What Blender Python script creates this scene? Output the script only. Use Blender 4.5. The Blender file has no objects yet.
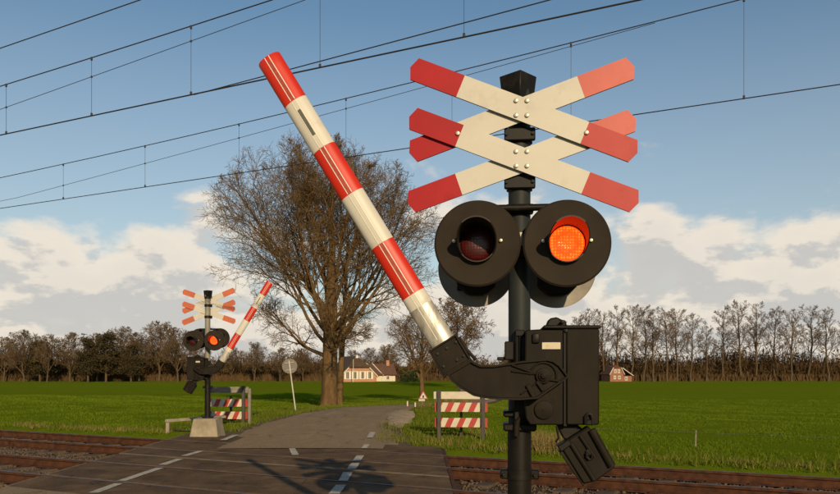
import bpy, bmesh, math, random
import numpy as np
from mathutils import Vector, Matrix, noise

R = math.radians
C = bpy.context.scene.collection
SC = bpy.context.scene

# ------------------------------------------------------------------ camera
CAM_H = 1.6
F = 760.0                      # focal length in pixels of an 840 wide picture
cam = bpy.data.cameras.new('camera')
cam.sensor_width = 36.0
cam.lens = 36.0 * F / 840.0
cam.shift_y = 119.0 / 840.0
cam.clip_start = 0.1
cam.clip_end = 6000
co = bpy.data.objects.new('camera', cam)
co.location = (0, 0, CAM_H)
co.rotation_euler = (R(90), 0, 0)
C.objects.link(co)
SC.camera = co

# ------------------------------------------------------------------ light
SUN_EL, SUN_AZ = 19.5, 13.5          # azimuth: to the right of straight behind the camera
S = Vector((math.sin(R(SUN_AZ)) * math.cos(R(SUN_EL)), -math.cos(R(SUN_AZ)) * math.cos(R(SUN_EL)), math.sin(R(SUN_EL))))
sl = bpy.data.lights.new('sun', 'SUN')
sl.energy = 5.0
sl.angle = R(0.6)
sl.color = (1.0, 0.785, 0.49)
so = bpy.data.objects.new('sun', sl)
so.rotation_euler = S.to_track_quat('Z', 'Y').to_euler()
so.location = (5, -20, 20)
C.objects.link(so)

SC.view_settings.view_transform = 'Standard'
SC.view_settings.look = 'None'
SC.view_settings.exposure = 0.0
SC.view_settings.gamma = 1.0

world = bpy.data.worlds.new('World')
SC.world = world
world.use_nodes = True


class NT:
    """small helper to write node trees"""
    def __init__(self, tree):
        self.t = tree
        tree.nodes.clear()

    def n(self, typ, inputs=None, **props):
        nd = self.t.nodes.new(typ)
        for k, v in props.items():
            setattr(nd, k, v)
        for k, v in (inputs or {}).items():
            self.put(nd.inputs[k], v)
        return nd

    def put(self, sock, v):
        if isinstance(v, bpy.types.NodeSocket):
            self.t.links.new(v, sock)
        else:
            if hasattr(sock, 'default_value') and sock.type == 'RGBA' and len(v) == 3:
                v = (*v, 1)
            sock.default_value = v

    def m(self, op, a, b=0.0, c=0.0, clamp=False):
        nd = self.n('ShaderNodeMath', {0: a, 1: b, 2: c}, operation=op, use_clamp=clamp)
        return nd.outputs[0]

    def mix(self, f, a, b, blend='MIX'):
        nd = self.t.nodes.new('ShaderNodeMix')
        nd.data_type = 'RGBA'
        nd.blend_type = blend
        self.put(nd.inputs[0], f)
        self.put(nd.inputs[6], a)
        self.put(nd.inputs[7], b)
        return nd.outputs[2]

    def ramp(self, f, stops):
        nd = self.n('ShaderNodeValToRGB', {0: f})
        e = nd.color_ramp.elements
        while len(e) < len(stops):
            e.new(0.5)
        for i, (p, c) in enumerate(stops):
            e[i].position = p
            e[i].color = (*c, 1) if len(c) == 3 else c
        return nd.outputs[0]

    def mapr(self, v, a, b, c, d, smooth=False):
        nd = self.n('ShaderNodeMapRange', {0: v, 1: a, 2: b, 3: c, 4: d})
        if smooth:
            nd.interpolation_type = 'SMOOTHSTEP'
        return nd.outputs[0]


def build_world():
    w = NT(world.node_tree)
    sky = w.n('ShaderNodeTexSky', sky_type='NISHITA', sun_disc=False)
    sky.sun_elevation = R(SUN_EL)
    sky.sun_rotation = R(180 - SUN_AZ)
    sky.air_density = 1.0
    sky.dust_density = 0.3
    sky.ozone_density = 2.2
    tc = w.n('ShaderNodeTexCoord')
    d = tc.outputs['Generated']
    sep = w.n('ShaderNodeSeparateXYZ', {0: d})
    z = w.m('MAXIMUM', sep.outputs[2], 0.0)

    def cloud_noise(off):
        zz = w.m('ADD', z, off)
        sc = w.n('ShaderNodeCombineXYZ', {0: sep.outputs[0], 1: sep.outputs[1], 2: w.m('MULTIPLY', zz, 1.9)})
        big = w.n('ShaderNodeTexNoise', {'Vector': sc.outputs[0], 'Scale': 5.2, 'Detail': 9.0, 'Roughness': 0.53, 'Lacunarity': 2.1, 'Distortion': 0.15})
        return big.outputs[0]
    n0 = cloud_noise(3.37)
    n1 = cloud_noise(3.37 + 0.020)
    for px, py, rad, amp in ((657, 221, .052, .17), (724, 222, .050, .13), (640, 283, .13, .13), (205, 212, .05, .12), (520, 320, .14, .08)):
        c = Vector(((px - 420.0) / F, 1.0, (366.0 - py) / F)).normalized()
        dist = w.n('ShaderNodeVectorMath', {0: d, 1: c}, operation='DISTANCE').outputs['Value']
        n0 = w.m('ADD', n0, w.mapr(dist, 0.0, rad, amp, 0.0, True))
        n1 = w.m('ADD', n1, w.mapr(w.n('ShaderNodeVectorMath', {0: w.n('ShaderNodeVectorMath', {0: d, 1: (0, 0, .010)}, operation='ADD').outputs[0], 1: c}, operation='DISTANCE').outputs['Value'], 0.0, rad, amp, 0.0, True))
    thr = w.ramp(w.mapr(z, 0.0, 0.4, 0.0, 1.0), [(0.0, (.28,) * 3), (0.20, (.37,) * 3), (0.38, (.45,) * 3), (0.50, (.515,) * 3), (0.78, (.70,) * 3), (1.0, (.78,) * 3)])
    dens = w.mapr(w.m('SUBTRACT', n0, thr), -0.025, 0.115, 0.0, 1.0, True)
    lit = w.mapr(w.m('SUBTRACT', n0, n1), -0.030, 0.034, 0.10, 1.0, True)
    thick = w.mapr(w.m('SUBTRACT', n0, thr), 0.08, 0.32, 0.0, 0.38)
    lit3 = w.m('SUBTRACT', lit, thick, clamp=True)
    ccol = w.mix(lit3, (5.6, 5.4, 5.15), (8.5, 7.6, 6.4))
    veil = w.mapr(z, 0.0, 0.42, 0.62, 0.0)
    tint = w.mix(1.0, sky.outputs[0], (.93, 1.01, .95), 'MULTIPLY')
    base = w.mix(veil, tint, (5.6, 5.5, 5.3))
    col = w.mix(w.m('MULTIPLY', dens, 0.92), base, ccol)
    bg = w.n('ShaderNodeBackground', {0: col, 1: 0.104})
    out = w.n('ShaderNodeOutputWorld')
    w.t.links.new(bg.outputs[0], out.inputs[0])


build_world()

# ------------------------------------------------------------------ helpers
TR = (26.4)
UX, UY = math.cos(R(TR)), -math.sin(R(TR))       # direction of the tracks
K = 0.496                                        # a line along the tracks is  Y + K*X = const
NR, FR = (8.45, 10.05), (12.23, 13.83)           # rails: near track, far track (Y at X = 0)


def G(x, y, z=0.0):
    """where the sight line of a photo pixel meets height z"""
    Y = (CAM_H - z) * F / (y - 366.0)
    return ((x - 420.0) / F * Y, Y)


def at(x, y, Y):
    return Vector(((x - 420.0) / F * Y, Y, CAM_H + (366.0 - y) / F * Y))


def tag(o, label=None, cat=None, group=None, kind=None):
    if label: o['label'] = label
    if cat: o['category'] = cat
    if group: o['group'] = group
    if kind: o['kind'] = kind
    return o


def thing(name, label, cat, loc=(0, 0, 0), rz=0.0, group=None):
    o = bpy.data.objects.new(name, None)
    o.empty_display_size = 0.2
    o.location = loc
    o.rotation_euler = (0, 0, rz)
    C.objects.link(o)
    return tag(o, label, cat, group)


def finish(me, mats, smooth=None):
    for m in (mats if isinstance(mats, (list, tuple)) else [mats]):
        me.materials.append(m)
    if smooth is not None and len(me.polygons):
        me.polygons.foreach_set('use_smooth', [True] * len(me.polygons))
        me.set_sharp_from_angle(angle=R(smooth))
    me.update()


def clusters(bm):
    """groups of connected islands whose boxes touch"""
    seen, isl = set(), []
    for f in bm.faces:
        if f in seen: continue
        st, g = [f], []
        seen.add(f)
        while st:
            q = st.pop()
            g.append(q)
            for e in q.edges:
                for h in e.link_faces:
                    if h not in seen:
                        seen.add(h)
                        st.append(h)
        co = [v.co for q in g for v in q.verts]
        isl.append([g, [min(c[i] for c in co) - .002 for i in range(3)], [max(c[i] for c in co) + .002 for i in range(3)]])
    changed = True
    while changed:
        changed = False
        for i in range(len(isl)):
            for j in range(i + 1, len(isl)):
                a, b = isl[i], isl[j]
                if all(a[1][k] <= b[2][k] and b[1][k] <= a[2][k] for k in range(3)):
                    a[0] += b[0]
                    a[1] = [min(a[1][k], b[1][k]) for k in range(3)]
                    a[2] = [max(a[2][k], b[2][k]) for k in range(3)]
                    isl.pop(j)
                    changed = True
                    break
            if changed: break
    return [x[0] for x in isl]


def obj(name, bm, mats, parent=None, smooth=40, kind=None, label=None):
    if kind is None and parent is not None and len(bm.faces) < 4000:
        cl = clusters(bm)
        if len(cl) > 1:
            first = None
            for g in cl:
                nb = bmesh.new()
                mp = {}
                for f in g:
                    vs = []
                    for v in f.verts:
                        if v not in mp: mp[v] = nb.verts.new(v.co)
                        vs.append(mp[v])
                    nb.faces.new(vs).material_index = f.material_index
                o = obj(name, nb, mats, parent, smooth, 'whole', label)
                first = first or o
            bm.free()
            return first
    if kind == 'whole': kind = None
    me = bpy.data.meshes.new(name)
    bmesh.ops.recalc_face_normals(bm, faces=bm.faces)
    bm.to_mesh(me)
    bm.free()
    finish(me, mats, smooth)
    o = bpy.data.objects.new(name, me)
    C.objects.link(o)
    if parent: o.parent = parent
    if kind: o['kind'] = kind
    if label: o['label'] = label
    return o


def npobj(name, V, Fc, mats, parent=None, smooth=None, kind=None):
    V = np.asarray(V, dtype=np.float32)
    Fc = np.asarray(Fc, dtype=np.int32)
    k = Fc.shape[1]
    me = bpy.data.meshes.new(name)
    me.vertices.add(len(V))
    me.vertices.foreach_set('co', V.ravel())
    me.loops.add(Fc.size)
    me.loops.foreach_set('vertex_index', Fc.ravel())
    me.polygons.add(len(Fc))
    me.polygons.foreach_set('loop_start', np.arange(0, Fc.size, k, dtype=np.int32))
    me.update(calc_edges=True)
    me.validate()
    finish(me, mats, smooth)
    o = bpy.data.objects.new(name, me)
    C.objects.link(o)
    if parent: o.parent = parent
    if kind: o['kind'] = kind
    return o


def merge(bm, tmp, mi=0):
    for f in tmp.faces:
        if mi is not None: f.material_index = mi
    me = bpy.data.meshes.new('tmp')
    tmp.to_mesh(me)
    tmp.free()
    bm.from_mesh(me)
    bpy.data.meshes.remove(me)


def bevel_all(t, b, seg=1):
    if b > 0:
        bmesh.ops.recalc_face_normals(t, faces=t.faces)
        bmesh.ops.bevel(t, geom=t.edges[:], offset=b, segments=seg, affect='EDGES', profile=0.5)


def box(bm, c, s, b=0.0, mi=0, rot=None, seg=1):
    t = bmesh.new()
    bmesh.ops.create_cube(t, size=1.0)
    bmesh.ops.scale(t, vec=s, verts=t.verts)
    bevel_all(t, b, seg)
    M = Matrix.Translation(c)
    if rot is not None: M = M @ rot
    bmesh.ops.transform(t, matrix=M, verts=t.verts)
    merge(bm, t, mi)


def prism(bm, pts, y0, y1, b=0.0, mi=0, inset=0.0, depth=0.0):
    """outline in local X, Z pushed from y0 (front) to y1"""
    t = bmesh.new()
    fr = [t.verts.new((p[0], y0, p[1])) for p in pts]
    bk = [t.verts.new((p[0], y1, p[1])) for p in pts]
    f = t.faces.new(fr)
    t.faces.new(bk[::-1])
    n = len(pts)
    for i in range(n):
        t.faces.new((fr[i], bk[i], bk[(i + 1) % n], fr[(i + 1) % n]))
    if inset > 0:
        bmesh.ops.recalc_face_normals(t, faces=t.faces)
        bmesh.ops.inset_region(t, faces=[f], thickness=inset, depth=0.0, use_even_offset=True)
        bmesh.ops.inset_region(t, faces=[f], thickness=.0025, depth=0.0, use_even_offset=True)
        bmesh.ops.translate(t, vec=(0, depth, 0), verts=f.verts)
    bevel_all(t, b)
    merge(bm, t, mi)


def frames(pts):
    fr = []
    n = len(pts)
    up = None
    for i in range(n):
        d = (pts[min(i + 1, n - 1)] - pts[max(i - 1, 0)])
        if d.length < 1e-9: d = Vector((0, 0, 1))
        d.normalize()
        if up is None:
            a = Vector((0, 0, 1)) if abs(d.z) < 0.9 else Vector((1, 0, 0))
            u = d.cross(a).normalized()
        else:
            u = (up - d * up.dot(d))
            u = u.normalized() if u.length > 1e-6 else d.orthogonal().normalized()
        up = u
        fr.append((u, d.cross(u)))
    return fr


def tube(bm, pts, r, sides=8, mi=0, caps=True):
    pts = [Vector(p) for p in pts]
    rr = r if isinstance(r, (list, tuple)) else [r] * len(pts)
    rings = []
    for p, q, (u, v) in zip(pts, rr, frames(pts)):
        rings.append([bm.verts.new(p + (u * math.cos(2 * math.pi * k / sides) + v * math.sin(2 * math.pi * k / sides)) * q) for k in range(sides)])
    for a, b in zip(rings, rings[1:]):
        for k in range(sides):
            bm.faces.new((a[k], a[(k + 1) % sides], b[(k + 1) % sides], b[k])).material_index = mi
    if caps:
        bm.faces.new(rings[0][::-1]).material_index = mi
        bm.faces.new(rings[-1]).material_index = mi


def cyl(bm, c, r, y0, y1, sides=24, mi=0, b=0.0, axis='Y'):
    """cylinder about local Y (or Z: y0..y1 are heights)"""
    t = bmesh.new()
    if axis == 'Y':
        tube(t, [(c[0], y0, c[1]), (c[0], y1, c[1])], r, sides)
    else:
        tube(t, [(c[0], c[1], y0), (c[0], c[1], y1)], r, sides)
    if b > 0:
        es = [e for e in t.edges if len(e.link_faces) == 2 and any(len(f.verts) > 4 for f in e.link_faces)]
        bmesh.ops.bevel(t, geom=es, offset=b, segments=2, affect='EDGES', profile=0.5)
    merge(bm, t, mi)


class Tubes:
    """many thin tubes gathered as arrays, for branches"""
    def __init__(self):
        self.V, self.F = [], []

    def add(self, pts, rr, sides=3):
        base = len(self.V)
        cs = [(math.cos(2 * math.pi * k / sides), math.sin(2 * math.pi * k / sides)) for k in range(sides)]
        for p, q, (u, v) in zip(pts, rr, frames(pts)):
            for c, s in cs:
                self.V.append(p + (u * c + v * s) * q)
        for i in range(len(pts) - 1):
            a, b = base + i * sides, base + (i + 1) * sides
            for k in range(sides):
                k2 = (k + 1) % sides
                self.F.append((a + k, a + k2, b + k2, b + k))

    def build(self, name, mat, parent=None, smooth=80, kind=None):
        return npobj(name, np.array([tuple(v) for v in self.V]), np.array(self.F), mat, parent, smooth, kind)


def copy_tree(o, parent=None):
    c = o.copy()
    C.objects.link(c)
    if parent: c.parent = parent
    for ch in list(o.children):
        copy_tree(ch, c)
    return c


# ------------------------------------------------------------------ materials
def mat(name, col, rough=0.6, var=0.0, scale=8.0, bump=0.0, metal=0.0, spec=0.5, col2=None, detail=6.0, bscale=None, island=None, dirt=None, coords='Object', stretch=None, speck=None, cracks=None):
    """principled material: base colour with noise between col and col2, fine bump, dirt patches"""
    m = bpy.data.materials.new(name)
    m.use_nodes = True
    t = NT(m.node_tree)
    trim = lambda c: tuple(x * .78 for x in c) if c else None
    col, col2, island = trim(col), trim(col2), trim(island)
    if dirt: dirt = (trim(dirt[0]), *dirt[1:])
    tc = t.n('ShaderNodeTexCoord')
    vec = tc.outputs[coords]
    if stretch:
        vec = t.n('ShaderNodeMapping', {0: vec, 3: stretch}).outputs[0]
    nz = t.n('ShaderNodeTexNoise', {'Vector': vec, 'Scale': scale, 'Detail': detail, 'Roughness': 0.6})
    c2 = col2 if col2 else tuple(max(0, c * (1 - var)) for c in col)
    if col2 is None:
        col = tuple(min(1, c * (1 + var * 0.6)) for c in col)
    f = t.mapr(nz.outputs[0], 0.32, 0.68, 0.0, 1.0)
    c = t.mix(f, col, c2)
    if island:
        g = t.n('ShaderNodeNewGeometry')
        c = t.mix(g.outputs['Random Per Island'], c, island, 'MIX')
    if speck:
        sn = t.n('ShaderNodeTexNoise', {'Vector': tc.outputs[coords], 'Scale': speck[0], 'Detail': 3.0, 'Roughness': 0.8})
        sv = t.mapr(sn.outputs[0], .30, .70, 1 - speck[1], 1 + speck[1])
        c = t.mix(1.0, c, t.n('ShaderNodeCombineColor', {0: sv, 1: sv, 2: sv}).outputs[0], 'MULTIPLY')
    if cracks:
        wn = t.n('ShaderNodeTexNoise', {'Vector': tc.outputs[coords], 'Scale': 2.2, 'Detail': 5.0, 'Roughness': .65})
        wv = t.n('ShaderNodeVectorMath', {0: tc.outputs[coords], 1: t.n('ShaderNodeVectorMath', {0: wn.outputs[1], 1: (.9, .9, 0)}, operation='MULTIPLY').outputs[0]}, operation='ADD')
        vo = t.n('ShaderNodeTexVoronoi', {'Vector': wv.outputs[0], 'Scale': cracks[0]}, feature='DISTANCE_TO_EDGE')
        kn = t.n('ShaderNodeTexNoise', {'Vector': tc.outputs[coords], 'Scale': .55, 'Detail': 2.0})
        kf = t.m('MULTIPLY', t.mapr(vo.outputs['Distance'], .004, .016, cracks[1], 0.0), t.mapr(kn.outputs[0], .42, .58, 0, 1))
        c = t.mix(kf, c, tuple(x * .25 for x in c2))
    rg = rough
    if dirt:
        dn = t.n('ShaderNodeTexNoise', {'Vector': vec, 'Scale': dirt[1], 'Detail': 8.0, 'Roughness': 0.7})
        df = t.mapr(dn.outputs[0], dirt[2], dirt[2] + 0.18, 0.0, dirt[3])
        c = t.mix(df, c, dirt[0])
        rg = t.mapr(df, 0, 1, rough, min(1, rough + 0.25))
    bs = t.n('ShaderNodeBsdfPrincipled', {'Base Color': c, 'Roughness': rg, 'Metallic': metal, 'Specular IOR Level': spec})
    if bump > 0:
        bn = t.n('ShaderNodeTexNoise', {'Vector': vec, 'Scale': bscale or scale * 6, 'Detail': 5.0, 'Roughness': 0.65})
        bp = t.n('ShaderNodeBump', {'Strength': 1.0, 'Distance': bump, 'Height': bn.outputs[0]})
        t.put(bs.inputs['Normal'], bp.outputs[0])
    o = t.n('ShaderNodeOutputMaterial')
    t.t.links.new(bs.outputs[0], o.inputs[0])
    return m


M = {}
M['asphalt'] = mat('worn_asphalt', (.335, .240, .145), .92, scale=.8, col2=(.205, .146, .087), bump=.008, bscale=70, dirt=((.41, .295, .175), .8, .48, .75), spec=.08, stretch=(1.8, .4, 1), speck=(26, .38), cracks=(.55, .7))
M['deck'] = mat('dark_crossing_asphalt', (.145, .092, .053), .92, scale=1.1, col2=(.078, .050, .030), bump=.006, bscale=80, dirt=((.205, .132, .074), 1.9, .47, .8), spec=.08, speck=(30, .36), cracks=(.7, .6))
M['deck_edge'] = mat('concrete_edge', (.20, .15, .095), .9, var=.35, scale=5, bump=.004, spec=.2)
M['sand'] = mat('sandy_shoulder', (.46, .35, .215), .95, var=.3, scale=3, bump=.015, bscale=30, spec=.1, speck=(12, .35))
M['soil'] = mat('bare_soil', (.15, .108, .062), .95, var=.4, scale=3, bump=.02, bscale=40, spec=.1)
M['marking'] = mat('worn_road_paint', (.50, .45, .36), .75, var=.25, scale=6, dirt=((.12, .10, .08), 14, .50, .75), bump=.002, bscale=90)
M['ballast'] = mat('ballast_bed', (.085, .055, .033), .95, var=.5, scale=20, bump=.03, bscale=26, spec=.2)
M['stone'] = mat('ballast_stone', (.15, .10, .06), .9, col2=(.075, .047, .028), scale=4, island=(.12, .085, .058), spec=.2)
M['rust'] = mat('rusty_rail_side', (.078, .030, .014), .9, var=.5, scale=7, bump=.002, spec=.2)
M['steel'] = mat('worn_rail_top', (.17, .15, .13), .5, var=.4, scale=5, metal=.8)
M['sleeper'] = mat('old_sleeper', (.105, .075, .052), .9, var=.45, scale=5, bump=.006, spec=.25)
M['black'] = mat('black_gloss_paint', (.0105, .0083, .0060), .5, var=.35, scale=7, bump=.0004, bscale=60, dirt=((.040, .030, .019), 5, .56, .65), spec=.16)
M['cast'] = mat('black_cast_iron_paint', (.0180, .0134, .0092), .6, var=.32, scale=6, bump=.0005, bscale=200, dirt=((.048, .034, .021), 5, .54, .6), spec=.09, stretch=(1, 1, .45))
M['disc'] = mat('matt_lamp_shield', (.0300, .0222, .0155), .65, var=.22, scale=5, bump=.0003, bscale=60, dirt=((.048, .036, .025), 4, .54, .55), spec=.08)
M['disc_back'] = mat('grey_shield_back', (.30, .27, .225), .55, var=.2, scale=6, dirt=((.16, .13, .095), 5, .52, .5))
M['visor'] = mat('black_visor', (.034, .026, .020), .5, var=.2, scale=8, spec=.2)
M['pole_sunlit'] = mat('sunlit_pole_tone', (.25, .23, .175), .5, var=.25, scale=6, spec=.4)  # far upper post: colour lightened to stand for sunlight on it
M['pole'] = mat('shaded_slate_pole', (.026, .030, .029), .55, var=.3, scale=6, bump=.0006, dirt=((.070, .062, .038), 4, .58, .55), stretch=(1, 1, .35), spec=.15)  # near upper post: shade of the cross boards put into the colour
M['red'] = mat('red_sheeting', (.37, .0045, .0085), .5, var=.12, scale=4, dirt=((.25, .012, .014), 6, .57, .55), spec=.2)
M['red_sheen'] = mat('sheen_lightened_red', (.46, .045, .040), .5, var=.12, scale=4, dirt=((.41, .085, .07), 5, .54, .55), spec=.2)  # right ends of front boards: gloss reflection painted in as lighter red
M['red_sheen_pale'] = mat('paler_sheen_red', (.55, .110, .085), .5, var=.12, scale=4, dirt=((.48, .15, .11), 5, .55, .5), spec=.25)  # right ends of rear boards: same painted reflection, lighter still
M['red_back'] = mat('faded_orange_red', (.50, .105, .036), .55, var=.15, scale=4)
M['cream'] = mat('cream_sheeting', (.575, .54, .465), .5, var=.06, scale=4, dirt=((.43, .385, .31), 5, .55, .55), spec=.25)
M['galv'] = mat('galvanised_bracket', (.24, .24, .235), .45, var=.3, scale=20, metal=.6)
M['bolt'] = mat('zinc_bolt', (.50, .45, .35), .4, var=.2, scale=30, metal=.6)
M['boom_red'] = mat('boom_red_paint', (.58, .026, .009), .42, var=.10, scale=5, dirt=((.38, .03, .014), 8, .57, .55), spec=.3)
M['boom_white'] = mat('boom_white_paint', (.62, .585, .505), .42, var=.06, scale=5, dirt=((.40, .355, .285), 7, .53, .6), spec=.35)
M['boom_metal'] = mat('bare_boom_metal', (.52, .485, .42), .40, var=.2, scale=9, metal=.30, dirt=((.20, .17, .13), 9, .46, .7), spec=.4, stretch=(3, 3, .6))
M['amber_strip'] = mat('brown_reflector', (.40, .050, .018), .4, var=.3, scale=40)
M['white_line'] = mat('white_strip', (.80, .75, .64), .4, var=.05, scale=10)
M['slot'] = mat('dark_slot', (.11, .10, .07), .35, var=.3, scale=20)
M['label'] = mat('cream_plate', (.58, .50, .34), .5, var=.12, scale=30, dirt=((.34, .27, .17), 60, .55, .6))
M['concrete'] = mat('pale_concrete', (.33, .275, .195), .9, var=.25, scale=5, bump=.004, dirt=((.22, .175, .115), 4, .52, .6), spec=.2)
M['wood_grey'] = mat('weathered_timber', (.24, .205, .16), .85, var=.4, scale=6, bump=.003, stretch=(1, 6, 6))
M['wood_dark'] = mat('dark_timber_post', (.068, .052, .042), .8, var=.35, scale=6, bump=.003, stretch=(6, 6, 1))
M['board_white'] = mat('white_guard_board', (.58, .505, .375), .55, var=.1, scale=5, dirt=((.38, .30, .20), 6, .55, .5))
M['board_red'] = mat('red_guard_stripe', (.40, .027, .015), .5, var=.15, scale=6)
M['wire'] = mat('dark_copper_wire', (.028, .024, .022), .6, spec=.3)
M['bark'] = mat('brown_bark', (.185, .112, .050), .95, col2=(.090, .054, .025), scale=6, bump=.02, bscale=16, spec=.05, stretch=(1, 1, .3))
M['twig'] = mat('bare_twigs', (.178, .112, .052), .9, col2=(.110, .069, .032), scale=1.2, spec=.05)
M['bark_far'] = mat('far_bark', (.13, .09, .054), .95, col2=(.075, .052, .032), scale=1.2, spec=.05)
M['twig_far'] = mat('far_twigs', (.165, .110, .062), .95, col2=(.108, .072, .041), scale=.5, spec=.03)
M['brush'] = mat('brown_brush', (.080, .048, .023), .95, col2=(.048, .030, .014), scale=.25, island=(.11, .070, .034), spec=.0)
M['needles'] = mat('dark_needles', (.050, .042, .018), .9, col2=(.032, .028, .012), scale=1.0, island=(.075, .053, .025), spec=.05)
M['hedge'] = mat('dark_green_hedge', (.04, .055, .012), .9, col2=(.022, .032, .010), scale=1.0, spec=.15)
M['trunk_far'] = M['bark_far']


def grass_material(name, a, b, c, scale):
    m = bpy.data.materials.new(name)
    m.use_nodes = True
    t = NT(m.node_tree)
    tc = t.n('ShaderNodeTexCoord')
    n1 = t.n('ShaderNodeTexNoise', {'Vector': tc.outputs['Object'], 'Scale': scale, 'Detail': 6.0, 'Roughness': .6})
    mp = t.n('ShaderNodeMapping', {0: tc.outputs['Object'], 3: (0.35, 1.6, 1.0)})
    n2 = t.n('ShaderNodeTexNoise', {'Vector': mp.outputs[0], 'Scale': scale * .22, 'Detail': 4.0, 'Roughness': .55})
    n3 = t.n('ShaderNodeTexNoise', {'Vector': tc.outputs['Object'], 'Scale': 45.0, 'Detail': 4.0, 'Roughness': .7})
    col = t.mix(t.mapr(n1.outputs[0], .3, .7, 0, 1), a, b)
    col = t.mix(t.mapr(n2.outputs[0], .42, .70, 0, .8), col, c)
    col = t.mix(t.mapr(n3.outputs[0], .35, .75, 0, .5), col, tuple(x * .55 for x in a))
    bp = t.n('ShaderNodeBump', {'Strength': 1.0, 'Distance': .04, 'Height': n3.outputs[0]})
    bs = t.n('ShaderNodeBsdfPrincipled', {'Base Color': col, 'Roughness': .95, 'Specular IOR Level': .0, 'Normal': bp.outputs[0]})
    o = t.n('ShaderNodeOutputMaterial')
    t.t.links.new(bs.outputs[0], o.inputs[0])
    return m


M['field'] = grass_material('field_turf', (.112, .162, .007), (.126, .176, .008), (.146, .180, .011), .35)
M['blade'] = mat('field_grass_blades', (.104, .155, .007), .9, col2=(.090, .135, .006), scale=.4, island=(.114, .156, .010), spec=.03)
M['verge_blade'] = mat('verge_grass_blades', (.115, .138, .014), .9, col2=(.072, .098, .008), scale=1.1, island=(.155, .140, .030), spec=.08)
M['straw'] = mat('dry_straw', (.27, .20, .075), .9, var=.3, scale=2, island=(.17, .13, .04), spec=.1)


def lens_material(name, lit):
    m = bpy.data.materials.new(name)
    m.use_nodes = True
    t = NT(m.node_tree)
    tc = t.n('ShaderNodeTexCoord')
    vo = t.n('ShaderNodeTexVoronoi', {'Vector': tc.outputs['Object'], 'Scale': 64.0, 'Randomness': 0.22})
    f = t.mapr(vo.outputs['Distance'], 0.12, 0.60, 1.0, 0.0, True)
    bs = t.n('ShaderNodeBsdfPrincipled', {'Roughness': .18 if lit else .35})
    if lit:
        c = t.mix(f, (1.0, .026, .002), (1.0, .058, .004))
        t.put(bs.inputs['Base Color'], (.25, .01, .005))
        t.put(bs.inputs['Emission Color'], c)
        t.put(bs.inputs['Emission Strength'], t.mapr(f, 0, 1, 4.4, 6.0))
    else:
        c = t.mix(f, (.034, .002, .002), (.075, .004, .004))
        t.put(bs.inputs['Base Color'], c)
    bp = t.n('ShaderNodeBump', {'Strength': .6 if lit else .15, 'Distance': .004, 'Height': f})
    t.put(bs.inputs['Normal'], bp.outputs[0])
    o = t.n('ShaderNodeOutputMaterial')
    t.t.links.new(bs.outputs[0], o.inputs[0])
    return m


M['lens_on'] = lens_material('lit_red_lens', True)
M['lens_off'] = lens_material('unlit_red_lens', False)

# ------------------------------------------------------------------ terrain
PATH = [(-2.65, 13.0), (-2.72, 17.0), (-2.75, 20.0), (-2.55, 24.0), (-2.1, 28.0), (-1.35, 32.0), (0.1, 36.5), (1.9, 42.5), (3.5, 50.0), (4.6, 60.0), (5.4, 72.0), (6.3, 90.0), (7.5, 115.0)]
PA = np.array(PATH)


def smooth(a, b, x):
    t = np.clip((x - a) / (b - a), 0, 1)
    return t * t * (3 - 2 * t)


def road_z(Y):
    return np.interp(Y, [-50, 26, 31, 37, 46, 60, 100], [0, 0, -.08, -.30, -.58, -.88, -.95])


def path_dist(X, Y):
    X = np.asarray(X, float); Y = np.asarray(Y, float)
    best = np.full(X.shape, 1e9); yb = np.zeros(X.shape)
    for (x0, y0), (x1, y1) in zip(PATH, PATH[1:]):
        dx, dy = x1 - x0, y1 - y0
        t = np.clip(((X - x0) * dx + (Y - y0) * dy) / (dx * dx + dy * dy), 0, 1)
        d = np.hypot(X - x0 - t * dx, Y - y0 - t * dy)
        yy = y0 + t * dy
        yb = np.where(d < best, yy, yb)
        best = np.minimum(best, d)
    return best, yb


def ground_z(X, Y):
    X = np.asarray(X, float); Y = np.asarray(Y, float)
    t0 = Y + K * X
    z = np.where(t0 < 11, -.165 - .14 * smooth(6.0, 6.6, t0), -.10 - .205 * (1 - smooth(15.3, 15.75, t0)))
    z = z - .92 * smooth(17.5, 66, t0) * (t0 > 11)
    und = .05 * np.sin(X * .31 + 1.3) * np.sin(Y * .23) + .03 * np.sin(X * .9 + Y * .7)
    z = z + und * smooth(17, 26, t0) * (1 - smooth(60, 90, t0))
    d, yb = path_dist(X, Y)
    k = (1 - smooth(1.9, 6.5, d)) * smooth(15.2, 15.9, t0)
    z = z * (1 - k) + (road_z(yb) - .035) * k
    # the verge beside the crest of the road, right-hand side: a low hump
    hump = .30 * np.exp(-((X - 1.6) / 1.3) ** 2 - ((Y - 31) / 5.0) ** 2)
    return z + hump


def axis(parts):
    a = []
    for lo, hi, st in parts:
        a += list(np.arange(lo, hi, st))
    return np.array(a + [parts[-1][1]])


def build_ground():
    xs = axis([(-3000, -400, 400), (-400, -100, 50), (-100, -30, 5), (-30, -12, 1.0), (-12, 12, .4), (12, 30, 1.0), (30, 100, 5), (100, 400, 50), (400, 3000, 400)])
    ys = axis([(-300, -20, 35), (-20, 6, 1.5), (6, 50, .4), (50, 90, 2), (90, 200, 10), (200, 600, 50), (600, 3800, 400)])
    Xg, Yg = np.meshgrid(xs, ys)
    Zg = ground_z(Xg, Yg)
    V = np.stack([Xg.ravel(), Yg.ravel(), Zg.ravel()], 1)
    nx, ny = len(xs), len(ys)
    i = np.arange((ny - 1) * (nx - 1))
    r, c = i // (nx - 1), i % (nx - 1)
    a = r * nx + c
    npobj('ground', V, np.stack([a, a + 1, a + nx + 1, a + nx], 1), M['field'], smooth=60, kind='structure')


build_ground()

# ------------------------------------------------------------------ road, deck, markings


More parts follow.
